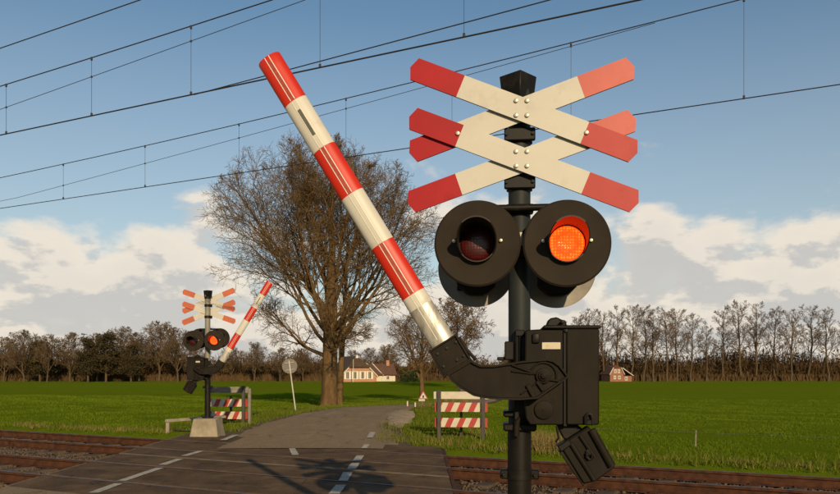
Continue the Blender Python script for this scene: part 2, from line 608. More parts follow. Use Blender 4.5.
def build_road():
    # finely resampled path with its two edges
    left = [(-4.30, 14.5), (-4.28, 17.0), (-4.42, 21.0), (-4.12, 24.8), (-3.62, 29.0), (-2.9, 33.0), (-1.35, 37.3), (.5, 43.1), (2.05, 50.4), (3.1, 60.2), (3.9, 72.1), (4.8, 90), (6.0, 115)]
    right = [(-.35, 14.5), (-.55, 17.0), (-1.05, 21.0), (-.98, 24.8), (-.62, 28.0), (.1, 31.0), (1.5, 35.7), (3.3, 41.9), (4.95, 49.6), (6.1, 59.8), (6.9, 71.9), (7.8, 90), (9.0, 115)]
    L = np.array(left); Rr = np.array(right)
    tt = np.linspace(0, len(left) - 1, 130)

    def res(A):
        # smooth the polyline a little
        x = np.interp(tt, np.arange(len(A)), A[:, 0]); y = np.interp(tt, np.arange(len(A)), A[:, 1])
        for _ in range(6):
            x[1:-1] = (x[:-2] + 2 * x[1:-1] + x[2:]) / 4
            y[1:-1] = (y[:-2] + 2 * y[1:-1] + y[2:]) / 4
        return x, y
    lx, ly = res(L); rx, ry = res(Rr)
    ly[0] = 15.2 - K * lx[0]
    ry[0] = 15.2 - K * rx[0]
    # keep the first rows skewed along the deck edge
    n = 9
    V, Fc = [], []
    rng = random.Random(3)
    for i in range(len(tt)):
        jl, jr = rng.uniform(-.13, .10), rng.uniform(-.10, .13)
        for k in range(n):
            f = k / (n - 1)
            x = lx[i] * (1 - f) + rx[i] * f + (jl if k == 0 else jr if k == n - 1 else 0)
            y = ly[i] * (1 - f) + ry[i] * f
            y = max(y, 15.2 - K * x + .004) if i == 0 else y
            z = float(road_z(y)) + .012 * (1 - (2 * f - 1) ** 2) - (.015 if k in (0, n - 1) else 0)
            V.append((x, y, z))
    for i in range(len(tt) - 1):
        for k in range(n - 1):
            a = i * n + k
            Fc.append((a, a + 1, a + n + 1, a + n))
    r = npobj('road', V, Fc, M['asphalt'], smooth=60, kind='structure')
    W, Fw = [], []
    for i in range(len(tt)):
        ew = rng.uniform(.12, .42), rng.uniform(.12, .42)
        for k, x in enumerate((lx[i] - ew[0], lx[i] + .25, rx[i] - .25, rx[i] + ew[1])):
            y = (ly[i], ly[i], ry[i], ry[i])[k]
            W.append((x, y, float(road_z(y)) - .022))
    for i in range(1, len(tt) - 1):
        for k in (0, 2):
            a = i * 4 + k
            Fw.append((a, a + 1, a + 5, a + 4))
    npobj('road_shoulder', W, Fw, M['soil'], smooth=60, kind='structure')
    # the road before the crossing, where the photographer stands
    bm = bmesh.new()
    vs = [bm.verts.new(p) for p in [(-5.5, -40, 0), (.0, -40, 0), (.0, 7.4, 0), (-5.5, 7.4 + 5.5 * K, 0)]]
    bm.faces.new(vs)
    obj('road', bm, M['asphalt'], kind='structure', smooth=None)
    # gravel-strewn shoulder at the right of the road
    bm = bmesh.new()
    ring = []
    cx, cy = -.62, 24.9
    pts = []
    for k in range(30):
        a = 2 * math.pi * k / 30
        e = 1 + rng.uniform(-.16, .16)
        pts.append((cx + .46 * math.cos(a) * e, cy + 4.3 * math.sin(a) * e))
    c = bm.verts.new((cx, cy, .045))
    for s, dz in ((1.0, -.03), (.72, .032)):
        ring.append([bm.verts.new((cx + (x - cx) * s, cy + (y - cy) * s, float(road_z(y)) + dz)) for x, y in pts])
    for k in range(len(pts)):
        k2 = (k + 1) % len(pts)
        bm.faces.new((ring[0][k], ring[0][k2], ring[1][k2], ring[1][k]))
        bm.faces.new((ring[1][k], ring[1][k2], c))
    obj('sandy_shoulder', bm, M['sand'], kind='structure', smooth=70)
    # bare strip of soil beside the far end of the deck, round the post's foot
    bm = bmesh.new()
    outline = [(-6.4, 16.2 + 6.4 * K), (-5.62, 16.1 + 5.62 * K), (-5.6, 15.2 + 5.6 * K), (-4.3, 15.2 + 4.3 * K), (-4.36, 18.3), (-4.75, 18.9), (-5.6, 19.25), (-6.2, 19.6)]
    bm.faces.new([bm.verts.new((x, y, -.028)) for x, y in outline])
    obj('bare_soil', bm, M['soil'], kind='structure', smooth=None)
    return r


road = build_road()
DX0, DX1 = -5.5, .42


def deck_strip(bm, a, b, x0=DX0, x1=DX1, z=0.0, th=.185, bev=.008, mi=0):
    t = bmesh.new()
    top = [t.verts.new((x, y0 - K * x, z)) for x, y0 in ((x0, a), (x1, a), (x1, b), (x0, b))]
    bot = [t.verts.new((v.co.x, v.co.y, z - th)) for v in top]
    t.faces.new(top)
    t.faces.new(bot[::-1])
    for i in range(4):
        t.faces.new((top[i], top[(i + 1) % 4], bot[(i + 1) % 4], bot[i]))
    bevel_all(t, bev)
    merge(bm, t, mi)


def build_deck():
    root = thing('crossing_deck', None, None)
    root['kind'] = 'structure'
    strips = [(7.41, 8.385), (8.53, 9.965), (10.115, 11.15), (11.29, 12.165), (12.31, 13.745), (13.895, 15.19)]
    for a, b in strips:
        # each strip is cut into panels along the track
        xs = [DX0, -3.6, -1.6, DX1]
        for x0, x1 in zip(xs, xs[1:]):
            bm = bmesh.new()
            deck_strip(bm, a, b, x0 + .0015, x1 - .0015, bev=.004)
            o = obj('deck_panel', bm, M['deck'], root)
            o['kind'] = 'structure'
    for a, b in ((11.16, 11.28),):
        bm = bmesh.new()
        deck_strip(bm, a, b, DX0, DX1, z=.004)
        obj('edge_beam', bm, M['deck_edge'], root)['kind'] = 'structure'
    # pale concrete ends at both sides of the deck
    for a, b in strips:
        for x0, x1 in ((DX0 - .09, DX0 - .004), (DX1 + .004, DX1 + .07)):
            bm = bmesh.new()
            deck_strip(bm, a + .05, b - .05, x0, x1, z=-.012)
            obj('end_beam', bm, M['deck_edge'] if x0 < 0 else M['rust'], root)['kind'] = 'structure'
    return root


deck = build_deck()


def dash(x0, y0, x1, y1, w, parent, z=.006):
    (ax, ay), (bx, by) = G(x0, y0), G(x1, y1)
    bm = bmesh.new()
    d = Vector((bx - ax, by - ay)).normalized()
    n = Vector((-d.y, d.x)) * w / 2
    rng = random.Random(int(x0 * 7 + y0))
    # slightly ragged outline
    k = 5
    row = []
    for i in range(k + 1):
        f = i / k
        px, py = ax + (bx - ax) * f, ay + (by - ay) * f
        e = 1 + rng.uniform(-.07, .05)
        row.append((bm.verts.new((px + n.x * e, py + n.y * e, z)), bm.verts.new((px - n.x * e, py - n.y * e, z))))
    for a, b in zip(row, row[1:]):
        bm.faces.new((a[0], a[1], b[1], b[0]))
    o = obj('lane_dash', bm, M['marking'], parent, smooth=None)
    o['kind'] = 'structure'


for a in [(60, 505, 88, 495.5), (93, 493, 118.5, 483.7), (121.5, 481, 160, 468), (162, 465, 180, 459), (184, 456, 201.5, 451)]:
    dash(*a, .13, deck)
for a in [(334, 494, 341, 485), (343, 481, 348, 472.3), (351.5, 469, 355.5, 463), (356.5, 461, 360.5, 455.5)]:
    dash(*a, .14, deck)
dash(292, 448.5, 295.5, 455, .12, deck)
dash(223, 441.0, 236, 435.6, .14, road, .022)
dash(364, 449.2, 367, 445.2, .11, road, .022)
dash(369.5, 438.5, 373, 432.8, .14, road, .022)

# ballast bed, stones
def build_ballast():
    bm = bmesh.new()
    xs = [-400, -60, -30] + list(np.arange(-20, 20.1, 1.0)) + [30, 60, 400]
    ts = [5.6, 6.4, 8, 9.3, 10.8, 12.2, 13.6, 15.0, 15.75]
    zs = [-.36, -.20, -.195, -.205, -.215, -.195, -.205, -.20, -.36]
    g = [[bm.verts.new((x, t - K * x, z)) for t, z in zip(ts, zs)] for x in xs]
    for a, b in zip(g, g[1:]):
        for i in range(len(ts) - 1):
            bm.faces.new((a[i], b[i], b[i + 1], a[i + 1]))
    obj('ballast_bed', bm, M['ballast'], kind='structure', smooth=60)
    rng = np.random.default_rng(5)
    n = 60000
    X = rng.uniform(-15, 15, n)
    T = rng.uniform(5.9, 15.6, n)
    Y = T - K * X
    keep = ((X < DX0 - .2) | (X > DX1 + .2)) & (Y > 6) & (np.abs(X) < .60 * Y + 1)
    # fewer stones on top of the sleepers
    X, Y, T = X[keep], Y[keep], T[keep]
    n = len(X)
    s = rng.uniform(.016, .042, n)
    base = np.array([[1, 0, 0], [-1, 0, 0], [0, 1, 0], [0, -1, 0], [0, 0, 1], [0, 0, -1]], float)
    Fo = np.array([[0, 2, 4], [2, 1, 4], [1, 3, 4], [3, 0, 4], [2, 0, 5], [1, 2, 5], [3, 1, 5], [0, 3, 5]])
    V = base[None] * s[:, None, None] * rng.uniform(.6, 1.3, (n, 6, 1)) + rng.normal(0, .006, (n, 6, 3))
    a = rng.uniform(0, 6.28, n)
    ca, sa = np.cos(a)[:, None], np.sin(a)[:, None]
    Vx = V[:, :, 0] * ca - V[:, :, 1] * sa
    Vy = V[:, :, 0] * sa + V[:, :, 1] * ca
    zt = np.interp(T, ts, zs)
    P = np.stack([Vx + X[:, None], Vy + Y[:, None], V[:, :, 2] * .8 + (zt + rng.uniform(-.01, .02, n))[:, None]], 2)
    Fc = (Fo[None] + (np.arange(n) * 6)[:, None, None]).reshape(-1, 3)
    npobj('ballast_stones', P.reshape(-1, 3), Fc, M['stone'], kind='stuff')


build_ballast()

# ------------------------------------------------------------------ railway tracks
def rail_mesh():
    prof = [(-.065, -.17), (.065, -.17), (.065, -.158), (.012, -.143), (.010, -.05), (.034, -.036), (.036, -.010), (.026, 0), (-.026, 0), (-.036, -.010), (-.034, -.036), (-.010, -.05), (-.012, -.143), (-.065, -.158)]
    bm = bmesh.new()
    ss = [-400, -60, -30, -20, -14, -10, -6, -3, 0, 3, 6, 10, 14, 20, 30, 60, 400]
    rings = []
    for s in ss:
        rings.append([bm.verts.new((s * UX - p * UY, s * UY + p * UX, z)) for p, z in prof])
    n = len(prof)
    for a, b in zip(rings, rings[1:]):
        for i in range(n):
            f = bm.faces.new((a[i], a[(i + 1) % n], b[(i + 1) % n], b[i]))
            f.material_index = 1 if i == 7 else 0
    me = bpy.data.meshes.new('rail')
    bmesh.ops.recalc_face_normals(bm, faces=bm.faces)
    bm.to_mesh(me)
    bm.free()
    finish(me, [M['rust'], M['steel']], 35)
    return me


RAIL = rail_mesh()
smb = bmesh.new()
box(smb, (0, 0, -.235), (.25, 2.5, .14), .015)
SLEEPER = bpy.data.meshes.new('sleeper')
smb.to_mesh(SLEEPER)
smb.free()
finish(SLEEPER, M['sleeper'])
clb = bmesh.new()
for sx in (-.718, .718):
    for q in (-.095, .095):
        box(clb, (0, sx + q, -.150), (.10, .06, .022), .006)
    box(clb, (0, sx, -.1665), (.17, .30, .010), 0)
CLIP = bpy.data.meshes.new('fastenings')
clb.to_mesh(CLIP)
clb.free()
finish(CLIP, M['rust'])


def build_track(rails, label):
    c = (rails[0] + rails[1]) / 2
    root = thing('railway_track', label, 'railway track', (0, c, 0), 0, 'railway tracks over the level crossing')
    for r in rails:
        o = bpy.data.objects.new('rail', RAIL)
        o.parent = root
        o.location = (0, r - c, 0)
        C.objects.link(o)
    rng = random.Random(int(c))
    s = -26.0
    while s < 24:
        x = s * UX
        if not (DX0 - .5 < x < DX1 + .3 + .5):
            for nm, me in (('sleeper', SLEEPER), ('fastening_set', CLIP)):
                if nm == 'fastening_set' and abs(x) > 14: continue
                o = bpy.data.objects.new(nm, me)
                o.parent = root
                if nm == 'fastening_set': o['kind'] = 'stuff'
                o.location = (s * UX, s * UY, rng.uniform(-.004, .004) if nm == 'sleeper' else 0)
                o.rotation_euler = (0, 0, R(-TR + (rng.uniform(-.8, .8) if nm == 'sleeper' else 0)))
                C.objects.link(o)
        s += .6


build_track(FR, 'rusty railway track farther from the camera, in front of the grass field')
build_track(NR, 'railway track nearer the camera, its rail tops showing in the dark crossing')

# ------------------------------------------------------------------ overhead lines
def line_pt(px, py, y0):
    q = (px - 420.0) / F
    Y = y0 / (1 + K * q)
    return q * Y, CAM_H + (366.0 - py) / F * Y


def wire_fn(p0, p1, y0, curve):
    (xa, za), (xb, zb) = line_pt(*p0, y0), line_pt(*p1, y0)
    sa, sb = xa / UX, xb / UX
    b = (zb - za) / (sb - sa) - curve * (sa + sb)
    a = za - b * sa - curve * sa * sa
    return lambda s: a + b * s + curve * s * s


def wire(name, root, fn, y0, r, s0=-70, s1=60, step=2.0, sides=5):
    bm = bmesh.new()
    n = max(2, int((s1 - s0) / step))
    tube(bm, [(s0 * UX + (s1 - s0) * UX * i / n, (s0 + (s1 - s0) * i / n) * UY, fn(s0 + (s1 - s0) * i / n)) for i in range(n + 1)], r, sides)
    return obj(name, bm, M['wire'], root, smooth=60)


def overhead(y0, label, mess, cont, aux, aux_end, xs_px, rc, second=None):
    root = thing('overhead_line', label, 'overhead line', (0, y0, 0), 0, 'overhead lines above the railway tracks')
    fm = wire_fn(*mess, y0, .0011)
    fc = wire_fn(*cont, y0, 0.0)
    wire('messenger_wire', root, fm, y0, .0085)
    wire('contact_wire', root, fc, y0, rc)
    fa0 = wire_fn(*aux, y0, .0004)
    fa = lambda s: min(max(fa0(s), fc(s) + .16), fm(s) + .004)
    wire('auxiliary_wire', root, fa, y0, .0048, -30, aux_end, 1.0)
    if second:
        f2 = wire_fn(*second[0], y0, .0004)
        wire('second_contact_wire', root, f2, y0, .0075, second[1], 40)
    ss = [line_pt(px, py, y0)[0] / UX for px, py in xs_px]
    st = ss[1] - ss[0]
    ss = [ss[0] - st * k for k in (4, 3, 2, 1)] + ss + [ss[-1] + st * k for k in (1, 2, 3)]
    for s in ss:
        bm = bmesh.new()
        tube(bm, [(s * UX, s * UY, fc(s)), (s * UX, s * UY, fm(s))], .0032, 5)
        # clamps
        for z in (fc(s) + .02, fm(s) - .015):
            box(bm, (s * UX, s * UY, z), (.03, .02, .055), .005)
        if s < aux_end:
            box(bm, (s * UX, s * UY, fa(s)), (.028, .02, .03), .004)
        obj('dropper', bm, M['wire'], root, smooth=60)


overhead((NR[0] + NR[1]) / 2, 'higher set of overhead wires, crossing the top left of the picture', ((91, 58), (272, 0)), ((91, 116), (640, 0)), ((91, 77), (305, 0)), 4.0,
         [(91.5, 116), (191, 95), (320, 66), (464, 34)], .0105, (((193, 95), (550, 0)), -3.6))
overhead((FR[0] + FR[1]) / 2, 'lower set of overhead wires, passing behind the striped barrier and crosses', ((91, 158), (740, 0)), ((91, 195), (749, 98)), ((91, 178), (655, 23)), 3.9,
         [(145, 187), (239, 172), (346, 157), (452, 141), (571, 124)], .0085)
root = thing('feeder_wire', 'single bare wire cutting across the top left corner of the sky', 'wire', (0, 9.25, 0))
wire('cable', root, wire_fn((91, 17), (140, 0), 9.25, .0006), 9.25, .0085)

# ------------------------------------------------------------------ the crossing signal with its half barrier
U_O = Vector((.556, 4.25, .03))
U_YAW = R(-6)


def L(x, y, dy):
    """local X, Z of a photo pixel on the unit's plane local y = dy"""
    n = Vector((-math.sin(U_YAW), math.cos(U_YAW), 0))
    D = Vector(((x - 420.0) / F, 1.0, (366.0 - y) / F))
    o = Vector((0, 0, CAM_H))
    t = (dy - (o - U_O).dot(n)) / D.dot(n)
    p = o + D * t - U_O
    return (p.x * math.cos(U_YAW) + p.y * math.sin(U_YAW), p.z)


def LP(pts, dy):
    return [L(x, y, dy) for x, y in pts]


def hexa(bm, cx, cz, y0, y1, r, mi=0, sides=10):
    cyl(bm, (cx, cz), r, y0, y1, sides, mi, b=r * .25)


def build_unit():
    u = thing('crossing_signal', 'large near level crossing signal with striped boom, red lamp lit, on black post', 'crossing signal', U_O, U_YAW, 'level crossing signals with raised half barriers')
    # --- base and post
    bm = bmesh.new()
    t = bmesh.new()
    lo = [t.verts.new((x, y, 0)) for x, y in ((-.33, -.33), (.33, -.33), (.33, .33), (-.33, .33))]
    for v in lo: v.co.z = -.20
    hi = [t.verts.new((x, y, .255)) for x, y in ((-.255, -.255), (.255, -.255), (.255, .255), (-.255, .255))]
    t.faces.new(lo[::-1]); t.faces.new(hi)
    for i in range(4):
        t.faces.new((lo[i], lo[(i + 1) % 4], hi[(i + 1) % 4], hi[i]))
    bevel_all(t, .018)
    merge(bm, t)
    obj('base_block', bm, M['concrete'], u)
    zc = L(520, 428, 0)[1]
    bm = bmesh.new()
    cyl(bm, (0, 0), .066, .25, zc, 28, axis='Z')
    cyl(bm, (0, 0), .13, .256, .285, 28, axis='Z', b=.006)
    lp = obj('lower_post', bm, M['black'], u)
    bm = bmesh.new()
    for y0, y1, w in ((411, 417.5, .182), (423.5, 431.5, .182)):
        za, zb = L(520, y1, -.09)[1], L(520, y0, -.09)[1]
        box(bm, (0, 0, (za + zb) / 2), (w, .18, zb - za), .010)
    za, zb = L(520, 481, -.09)[1], L(520, 471, -.09)[1]
    box(bm, (0, 0, (za + zb) / 2), (.215, .06, (zb - za)), .008)
    cyl(bm, (0, 0), .075, za, zb, 20, axis='Z')
    for sx in (-.085, .085):
        cyl(bm, (sx, (za + zb) / 2), .010, -.05, .05, 8)
    obj('collar', bm, M['black'], lp)
    bm = bmesh.new()
    ztop = L(518, 90, 0)[1]
    cyl(bm, (0, 0), .0615, zc + .001, ztop, 28, axis='Z')
    up = obj('upper_post', bm, M['pole'], u)
    # --- bell housing on top: a square box turned on its corner, a little wider towards the top
    zb0 = L(518, 97, -.085)[1]
    zb1 = L(518, 69.5, -.105)[1]
    bm = bmesh.new()
    t = bmesh.new()
    ang = [R(-90 + 6), R(6), R(90 + 6), R(180 + 6)]
    a0 = [t.verts.new((.088 * math.cos(a) - .008, .088 * math.sin(a), zb0)) for a in ang]
    a1 = [t.verts.new((.106 * math.cos(a) - .008, .106 * math.sin(a), zb1)) for a in ang]
    t.faces.new(a0[::-1])
    t.faces.new(a1)
    for i in range(4):
        j = (i + 1) % 4
        t.faces.new((a0[i], a0[j], a1[j], a1[i]))
    bevel_all(t, .004)
    merge(bm, t)
    cyl(bm, (0, 0), .07, zb0 - .05, zb0 + .004, 20, axis='Z')
    obj('bell_housing', bm, M['black'], u)
    # --- crosses
    defs = [((410.4, 67.7), (637.3, 153.0), -.118), ((409.2, 117.3), (638.5, 203.0), -.118),
            ((409.3, 153.0), (634.3, 67.0), -.096), ((407.7, 203.5), (635.8, 119.2), -.096)]
    W2 = .0625
    boards = []
    for (pa, pb, dy) in defs:
        a = Vector(L(*pa, dy)); b = Vector(L(*pb, dy))
        d = (b - a).normalized()
        n = Vector((-d.y, d.x))
        if n.y < 0: n = -n
        e, red = .026, .300
        Lg = (b - a).length
        bm = bmesh.new()
        th = .014
        cuts = [e, red, Lg - red, Lg - e]
        fv = {}
        for yy, key in ((dy - th / 2, 'f'), (dy + th / 2, 'b')):
            rows = [[bm.verts.new((*((a + d * s + n * q * W2).to_tuple()[:1]), yy, (a + d * s + n * q * W2).y)) for q in (1, -1)] for s in cuts]
            ea = bm.verts.new((a.x, yy, a.y)); eb = bm.verts.new((b.x, yy, b.y))
            fv[key] = (rows, ea, eb)
        for key in 'fb':
            rows, ea, eb = fv[key]
            back = key == 'b'
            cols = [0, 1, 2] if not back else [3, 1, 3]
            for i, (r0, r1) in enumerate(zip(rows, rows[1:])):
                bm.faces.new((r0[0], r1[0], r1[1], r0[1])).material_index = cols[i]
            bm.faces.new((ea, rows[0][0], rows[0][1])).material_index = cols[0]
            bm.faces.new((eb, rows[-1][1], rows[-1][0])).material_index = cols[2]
        fr, fa, fb = fv['f']; br, ba, bb = fv['b']
        loop_f = [fa] + [r[0] for r in fr] + [fb] + [r[1] for r in fr][::-1]
        loop_b = [ba] + [r[0] for r in br] + [bb] + [r[1] for r in br][::-1]
        for i in range(len(loop_f)):
            j = (i + 1) % len(loop_f)
            f = bm.faces.new((loop_f[i], loop_f[j], loop_b[j], loop_b[i]))
            f.material_index = 4
        bd = obj('cross_board', bm, [M['red'], M['cream'], M['red_sheen'] if dy < -.1 else M['red_sheen_pale'], M['red_back'], M['galv']], u, smooth=None)
        boards.append(bd)
    for k, (zs, bd) in enumerate((((100.8, 115.4), boards[0]), ((151.5, 166.0), boards[1]))):
        for y in zs:
            for x in (516, 527):
                bm = bmesh.new()
                X, Z = L(x, y, -.126)
                hexa(bm, X, Z, -.135, -.1252, .0125)
                obj('bolt', bm, M['bolt'], bd)
    for x, y in ((457.7, 133.5), (586.5, 132.7)):
        X, Z = L(x, y, -.126)
        bm = bmesh.new()
        hexa(bm, X, Z, -.135, -.1252, .0125)
        obj('bolt', bm, M['bolt'], boards[1])
    # brackets that clamp the crosses to the post
    bm = bmesh.new()
    for y in (134, 182):
        z = L(520, y, -.08)[1]
        box(bm, (0, -.070, z), (.170, .030, .070), .006)
        cyl(bm, (0, 0), .072, z - .03, z + .03, 24, axis='Z')
        for sx in (-.072, .072):
            cyl(bm, (sx, z), .009, -.098, -.05, 8)
    obj('cross_bracket', bm, M['black'], u)
    # --- lamps
    def lamp(cx, cz, yp, side, lit, padlock=False):
        """side -1: facing the camera (local -Y), +1: facing away"""
        r = .232
        t = bmesh.new()
        sides = 64
        # shield: thin dished disc with a rolled rim and a hole for the lens
        prof = [(.100, 0.0), (.108, .002), (.19, .0), (.222, -.003), (r, .006), (r, .016), (.222, .010), (.108, .014)]
        rings = []
        for rr, dd in prof:
            y = yp - side * dd
            rings.append([t.verts.new((cx + rr * math.cos(2 * math.pi * k / sides), y, cz + rr * math.sin(2 * math.pi * k / sides))) for k in range(sides)])
        for i, (a, b) in enumerate(zip(rings, rings[1:])):
            for k in range(sides):
                f = t.faces.new((a[k], a[(k + 1) % sides], b[(k + 1) % sides], b[k]))
                f.material_index = 0 if i < 4 else 1
        plate = obj('lamp_shield', t, [M['disc'], M['disc_back'] if side > 0 else M['disc']], u, smooth=40)
        # housing behind it
        bm = bmesh.new()
        hpts = [(cx - .115, cz + .11), (cx + .115, cz + .11), (cx + .115, cz - .11), (cx + .05, cz - .165), (cx - .05, cz - .165), (cx - .115, cz - .11)]
        ya, yb = yp - side * .016, yp - side * .125
        prism(bm, hpts, min(ya, yb), max(ya, yb), .010)
        obj('lamp_housing', bm, M['black'], plate)
        # tunnel visor cut off on a slant
        bm = bmesh.new()
        ri, ro = .0985, .1045
        rin, rout = [], []
        prev = None
        seg = 48
        cols = []
        for k in range(seg):
            a = 2 * math.pi * k / seg
            s = math.sin(a)
            ln = .035 + .19 * max(0.0, min(1.0, (s + .55) / 1.25)) ** .8
            c = math.cos(a)
            cols.append([bm.verts.new((cx + rr * c, yp + side * yy, cz + rr * s)) for rr, yy in ((ro, .001), (ro, ln), (ri, ln), (ri, -.02))])
        for k in range(seg):
            a, b = cols[k], cols[(k + 1) % seg]
            for i in range(3):
                bm.faces.new((a[i], b[i], b[i + 1], a[i + 1]))
        obj('visor', bm, M['visor'], plate, smooth=40)
        # lens: a shallow dome
        bm = bmesh.new()
        rings = []
        for rr, dd in ((.093, -.012), (.084, -.002), (.058, .006), (.03, .010)):
            rings.append([bm.verts.new((rr * math.cos(2 * math.pi * k / 40), side * dd, rr * math.sin(2 * math.pi * k / 40))) for k in range(40)])
        cv = bm.verts.new((0, side * .011, 0))
        for a, b in zip(rings, rings[1:]):
            for k in range(40):
                bm.faces.new((a[k], a[(k + 1) % 40], b[(k + 1) % 40], b[k]))
        for k in range(40):
            bm.faces.new((rings[-1][k], rings[-1][(k + 1) % 40], cv))
        ls = obj('lens', bm, M['lens_on'] if lit else M['lens_off'], plate, smooth=60, label='glowing orange red lens' if lit else 'unlit dark red lens')
        ls.location = (cx, yp, cz)
        bm = bmesh.new()
        for sx in (-1, 1):
            hexa(bm, cx + sx * .125, cz + .012, min(yp, yp + side * .012), max(yp, yp + side * .012), .010)
        obj('shield_bolt', bm, M['bolt'], plate)
        if padlock:
            bm = bmesh.new()
            X, Z = L(459.3, 288, yp - .06)
            box(bm, (X, yp - .035, Z), (.028, .018, .030), .004)
            tube(bm, [(X - .009, yp - .035, Z + .012), (X - .009, yp - .035, Z + .030), (X, yp - .035, Z + .038), (X + .009, yp - .035, Z + .030), (X + .009, yp - .035, Z + .012)], .0032, 6)
            obj('padlock', bm, M['black'], plate)
        return plate
    FY, BY = -.20, .34
    (lx, lz), (rx, rz) = L(477.3, 243.3, FY), L(567, 243.2, FY)
    lamp(lx, lz, FY, -1, False)
    lamp(rx, rz, FY, -1, True)
    (lx2, lz2), (rx2, rz2) = L(476.5, 269.0, BY), L(556.5, 269.5, BY)
    lamp(lx2, lz2, BY, 1, True, True)
    lamp(rx2, rz2, BY, 1, False)
    # arm that carries the lamps
    bm = bmesh.new()
    za = L(520, 207, -.12)[1]
    tube(bm, [(lx + .02, -.10, za), (rx - .02, -.10, za)], .019, 14)
    zb = lz - .02
    tube(bm, [(lx + .10, -.10, zb), (rx - .10, -.10, zb)], .022, 14)
    for sx in (lx, rx):
        box(bm, (sx * .55, -.10, (za + zb) / 2), (.05, .04, za - zb), .006)
    box(bm, (0, -.055, zb), (.15, .10, .09), .008)
    box(bm, (0, -.055, za), (.15, .09, .045), .006)
    tube(bm, [(lx2 + .05, BY - .10, lz2), (lx2 * .4, BY - .17, lz2), (0, .06, lz2), (rx2 * .4, BY - .17, lz2), (rx2 - .05, BY - .10, lz2)], .022, 12)
    tube(bm, [(lx2, BY - .08, lz2 + .16), (lx2, BY - .12, lz2 + .02)], .016, 10)
    box(bm, (0, .045, lz2), (.16, .10, .08), .008)
    obj('lamp_arm', bm, M['black'], u)
    bm = bmesh.new()
    X, Z = L(520.5, 239, -.13)
    box(bm, (X, -.125, Z), (.022, .012, .075), .003)
    obj('tag_plate', bm, M['label'], up)
    # --- drive box
    BF = -.205
    bx = thing('drive_box_mount', None, None)
    bpy.data.objects.remove(bx)
    bm = bmesh.new()
    prism(bm, LP([(525.5, 330), (564, 327.8), (564, 425), (530, 425), (526, 419), (524.5, 405)], BF), BF, .16, .007)
    dbx = obj('drive_box', bm, M['cast'], u)
    bm = bmesh.new()
    prism(bm, LP([(566.3, 328.3), (599.3, 328.3), (599.3, 425.0), (566.3, 425.0)], BF - .02), BF - .022, .165, .008, 0)
    obj('cover', bm, M['cast'], dbx)
    bm = bmesh.new()
    prism(bm, LP([(563.0, 326.5), (567.2, 326.5), (567.2, 426.6), (563.0, 426.6)], BF), BF - .010, .17, .004)
    prism(bm, LP([(543.0, 325.3), (600.5, 325.3), (600.5, 328.8), (543.0, 328.8)], BF), BF - .026, .18, .006)
    obj('cover_flange', bm, M['black'], dbx)
    bm = bmesh.new()
    prism(bm, LP([(545.5, 327), (549, 318.5), (557.5, 317), (560, 319.5), (566, 320.5), (566.5, 327)], BF + .06), BF + .04, BF + .16, .008)
    for x, y in ((562.5, 322), (566, 331)):
        X, Z = L(x, y, BF)
        cyl(bm, (X, Z), .010, BF - .02, BF + .04, 10, 0, .002)
    obj('lifting_lug', bm, M['black'], dbx)
    bm = bmesh.new()
    (X0, Z0), (X1, Z1) = L(542.0, 349.2, BF), L(560.5, 342.3, BF)
    box(bm, ((X0 + X1) / 2, BF - .002, (Z0 + Z1) / 2), (X1 - X0, .006, Z1 - Z0), .001)
    obj('name_plate', bm, M['label'], dbx)
    bm = bmesh.new()
    X, Z = L(543.8, 409.8, BF)
    cyl(bm, (X, Z), .050, BF - .016, BF + .01, 32, 0, .005)
    cyl(bm, (X, Z), .007, BF - .020, BF - .012, 10, 0)
    obj('round_cover', bm, M['cast'], dbx)
    bm = bmesh.new()
    X, Z = L(535.7, 338.3, BF)
    box(bm, (X, BF - .008, Z), (.040, .022, .054), .010, seg=2)
    obj('lock', bm, M['black'], dbx)
    bm = bmesh.new()
    pts = [L(x, y, BF - .03) for x, y in ((585.5, 424), (585.5, 416.5), (588, 413.8), (591, 414.2), (592.3, 418), (592.3, 424))]
    tube(bm, [(X, BF - .036, Z) for X, Z in pts], .009, 8)
    X, Z = L(589, 422, BF)
    box(bm, (X, BF - .03, Z), (.035, .02, .03), .005)
    obj('handle', bm, M['black'], dbx)
    # brackets and conduits between post and box
    bm = bmesh.new()
    prism(bm, LP([(513.5, 331), (528, 331), (528, 420), (513.5, 420)], -.06), -.11, .09, .008)
    prism(bm, LP([(504.5, 341.5), (514, 341.5), (514, 360), (504.5, 360)], -.06), -.10, -.02, .006)
    prism(bm, LP([(497, 357), (505, 357), (505, 360.5), (497, 360.5)], -.06), -.08, -.03, .004)
    for x in (516.5, 520):
        X, Z0 = L(x, 395, -.115); _, Z1 = L(x, 330, -.115)
        tube(bm, [(X, -.118, Z0), (X, -.118, Z1)], .007, 8)
    X, Z = L(520, 333, -.12)
    box(bm, (X, -.118, Z), (.05, .02, .035), .004)
    obj('box_bracket', bm, M['black'], u)
    bm = bmesh.new()
    pts = [L(x, y, -.10) for x, y in ((527, 415), (521, 417.5), (517.5, 421.5), (516.5, 427), (516.5, 436))]
    tube(bm, [(X, -.105, Z) for X, Z in pts], .016, 10)
    obj('conduit', bm, M['cast'], u)
    # --- boom arm
    AF, AB = -.325, -.235
    bm = bmesh.new()
    arm = [(446.8, 374.4), (471.2, 360.0), (474.4, 362.4), (480.8, 365.3), (493, 365.4), (510.8, 363.0), (522, 361.0), (534.6, 359.9), (546.8, 358.7),
           (554, 360.4), (560, 364.6), (569.4, 376.9), (556.5, 385.6), (547, 392.2), (538.2, 398.6), (520, 400), (500, 399.5), (486.5, 398.6), (473.5, 396.0), (459.8, 388.0), (451, 381.0)]
    prism(bm, LP(arm, AF), AF, AB, .0, 0, .0095, .018)
    arm_o = obj('boom_arm', bm, M['cast'], u, smooth=30)
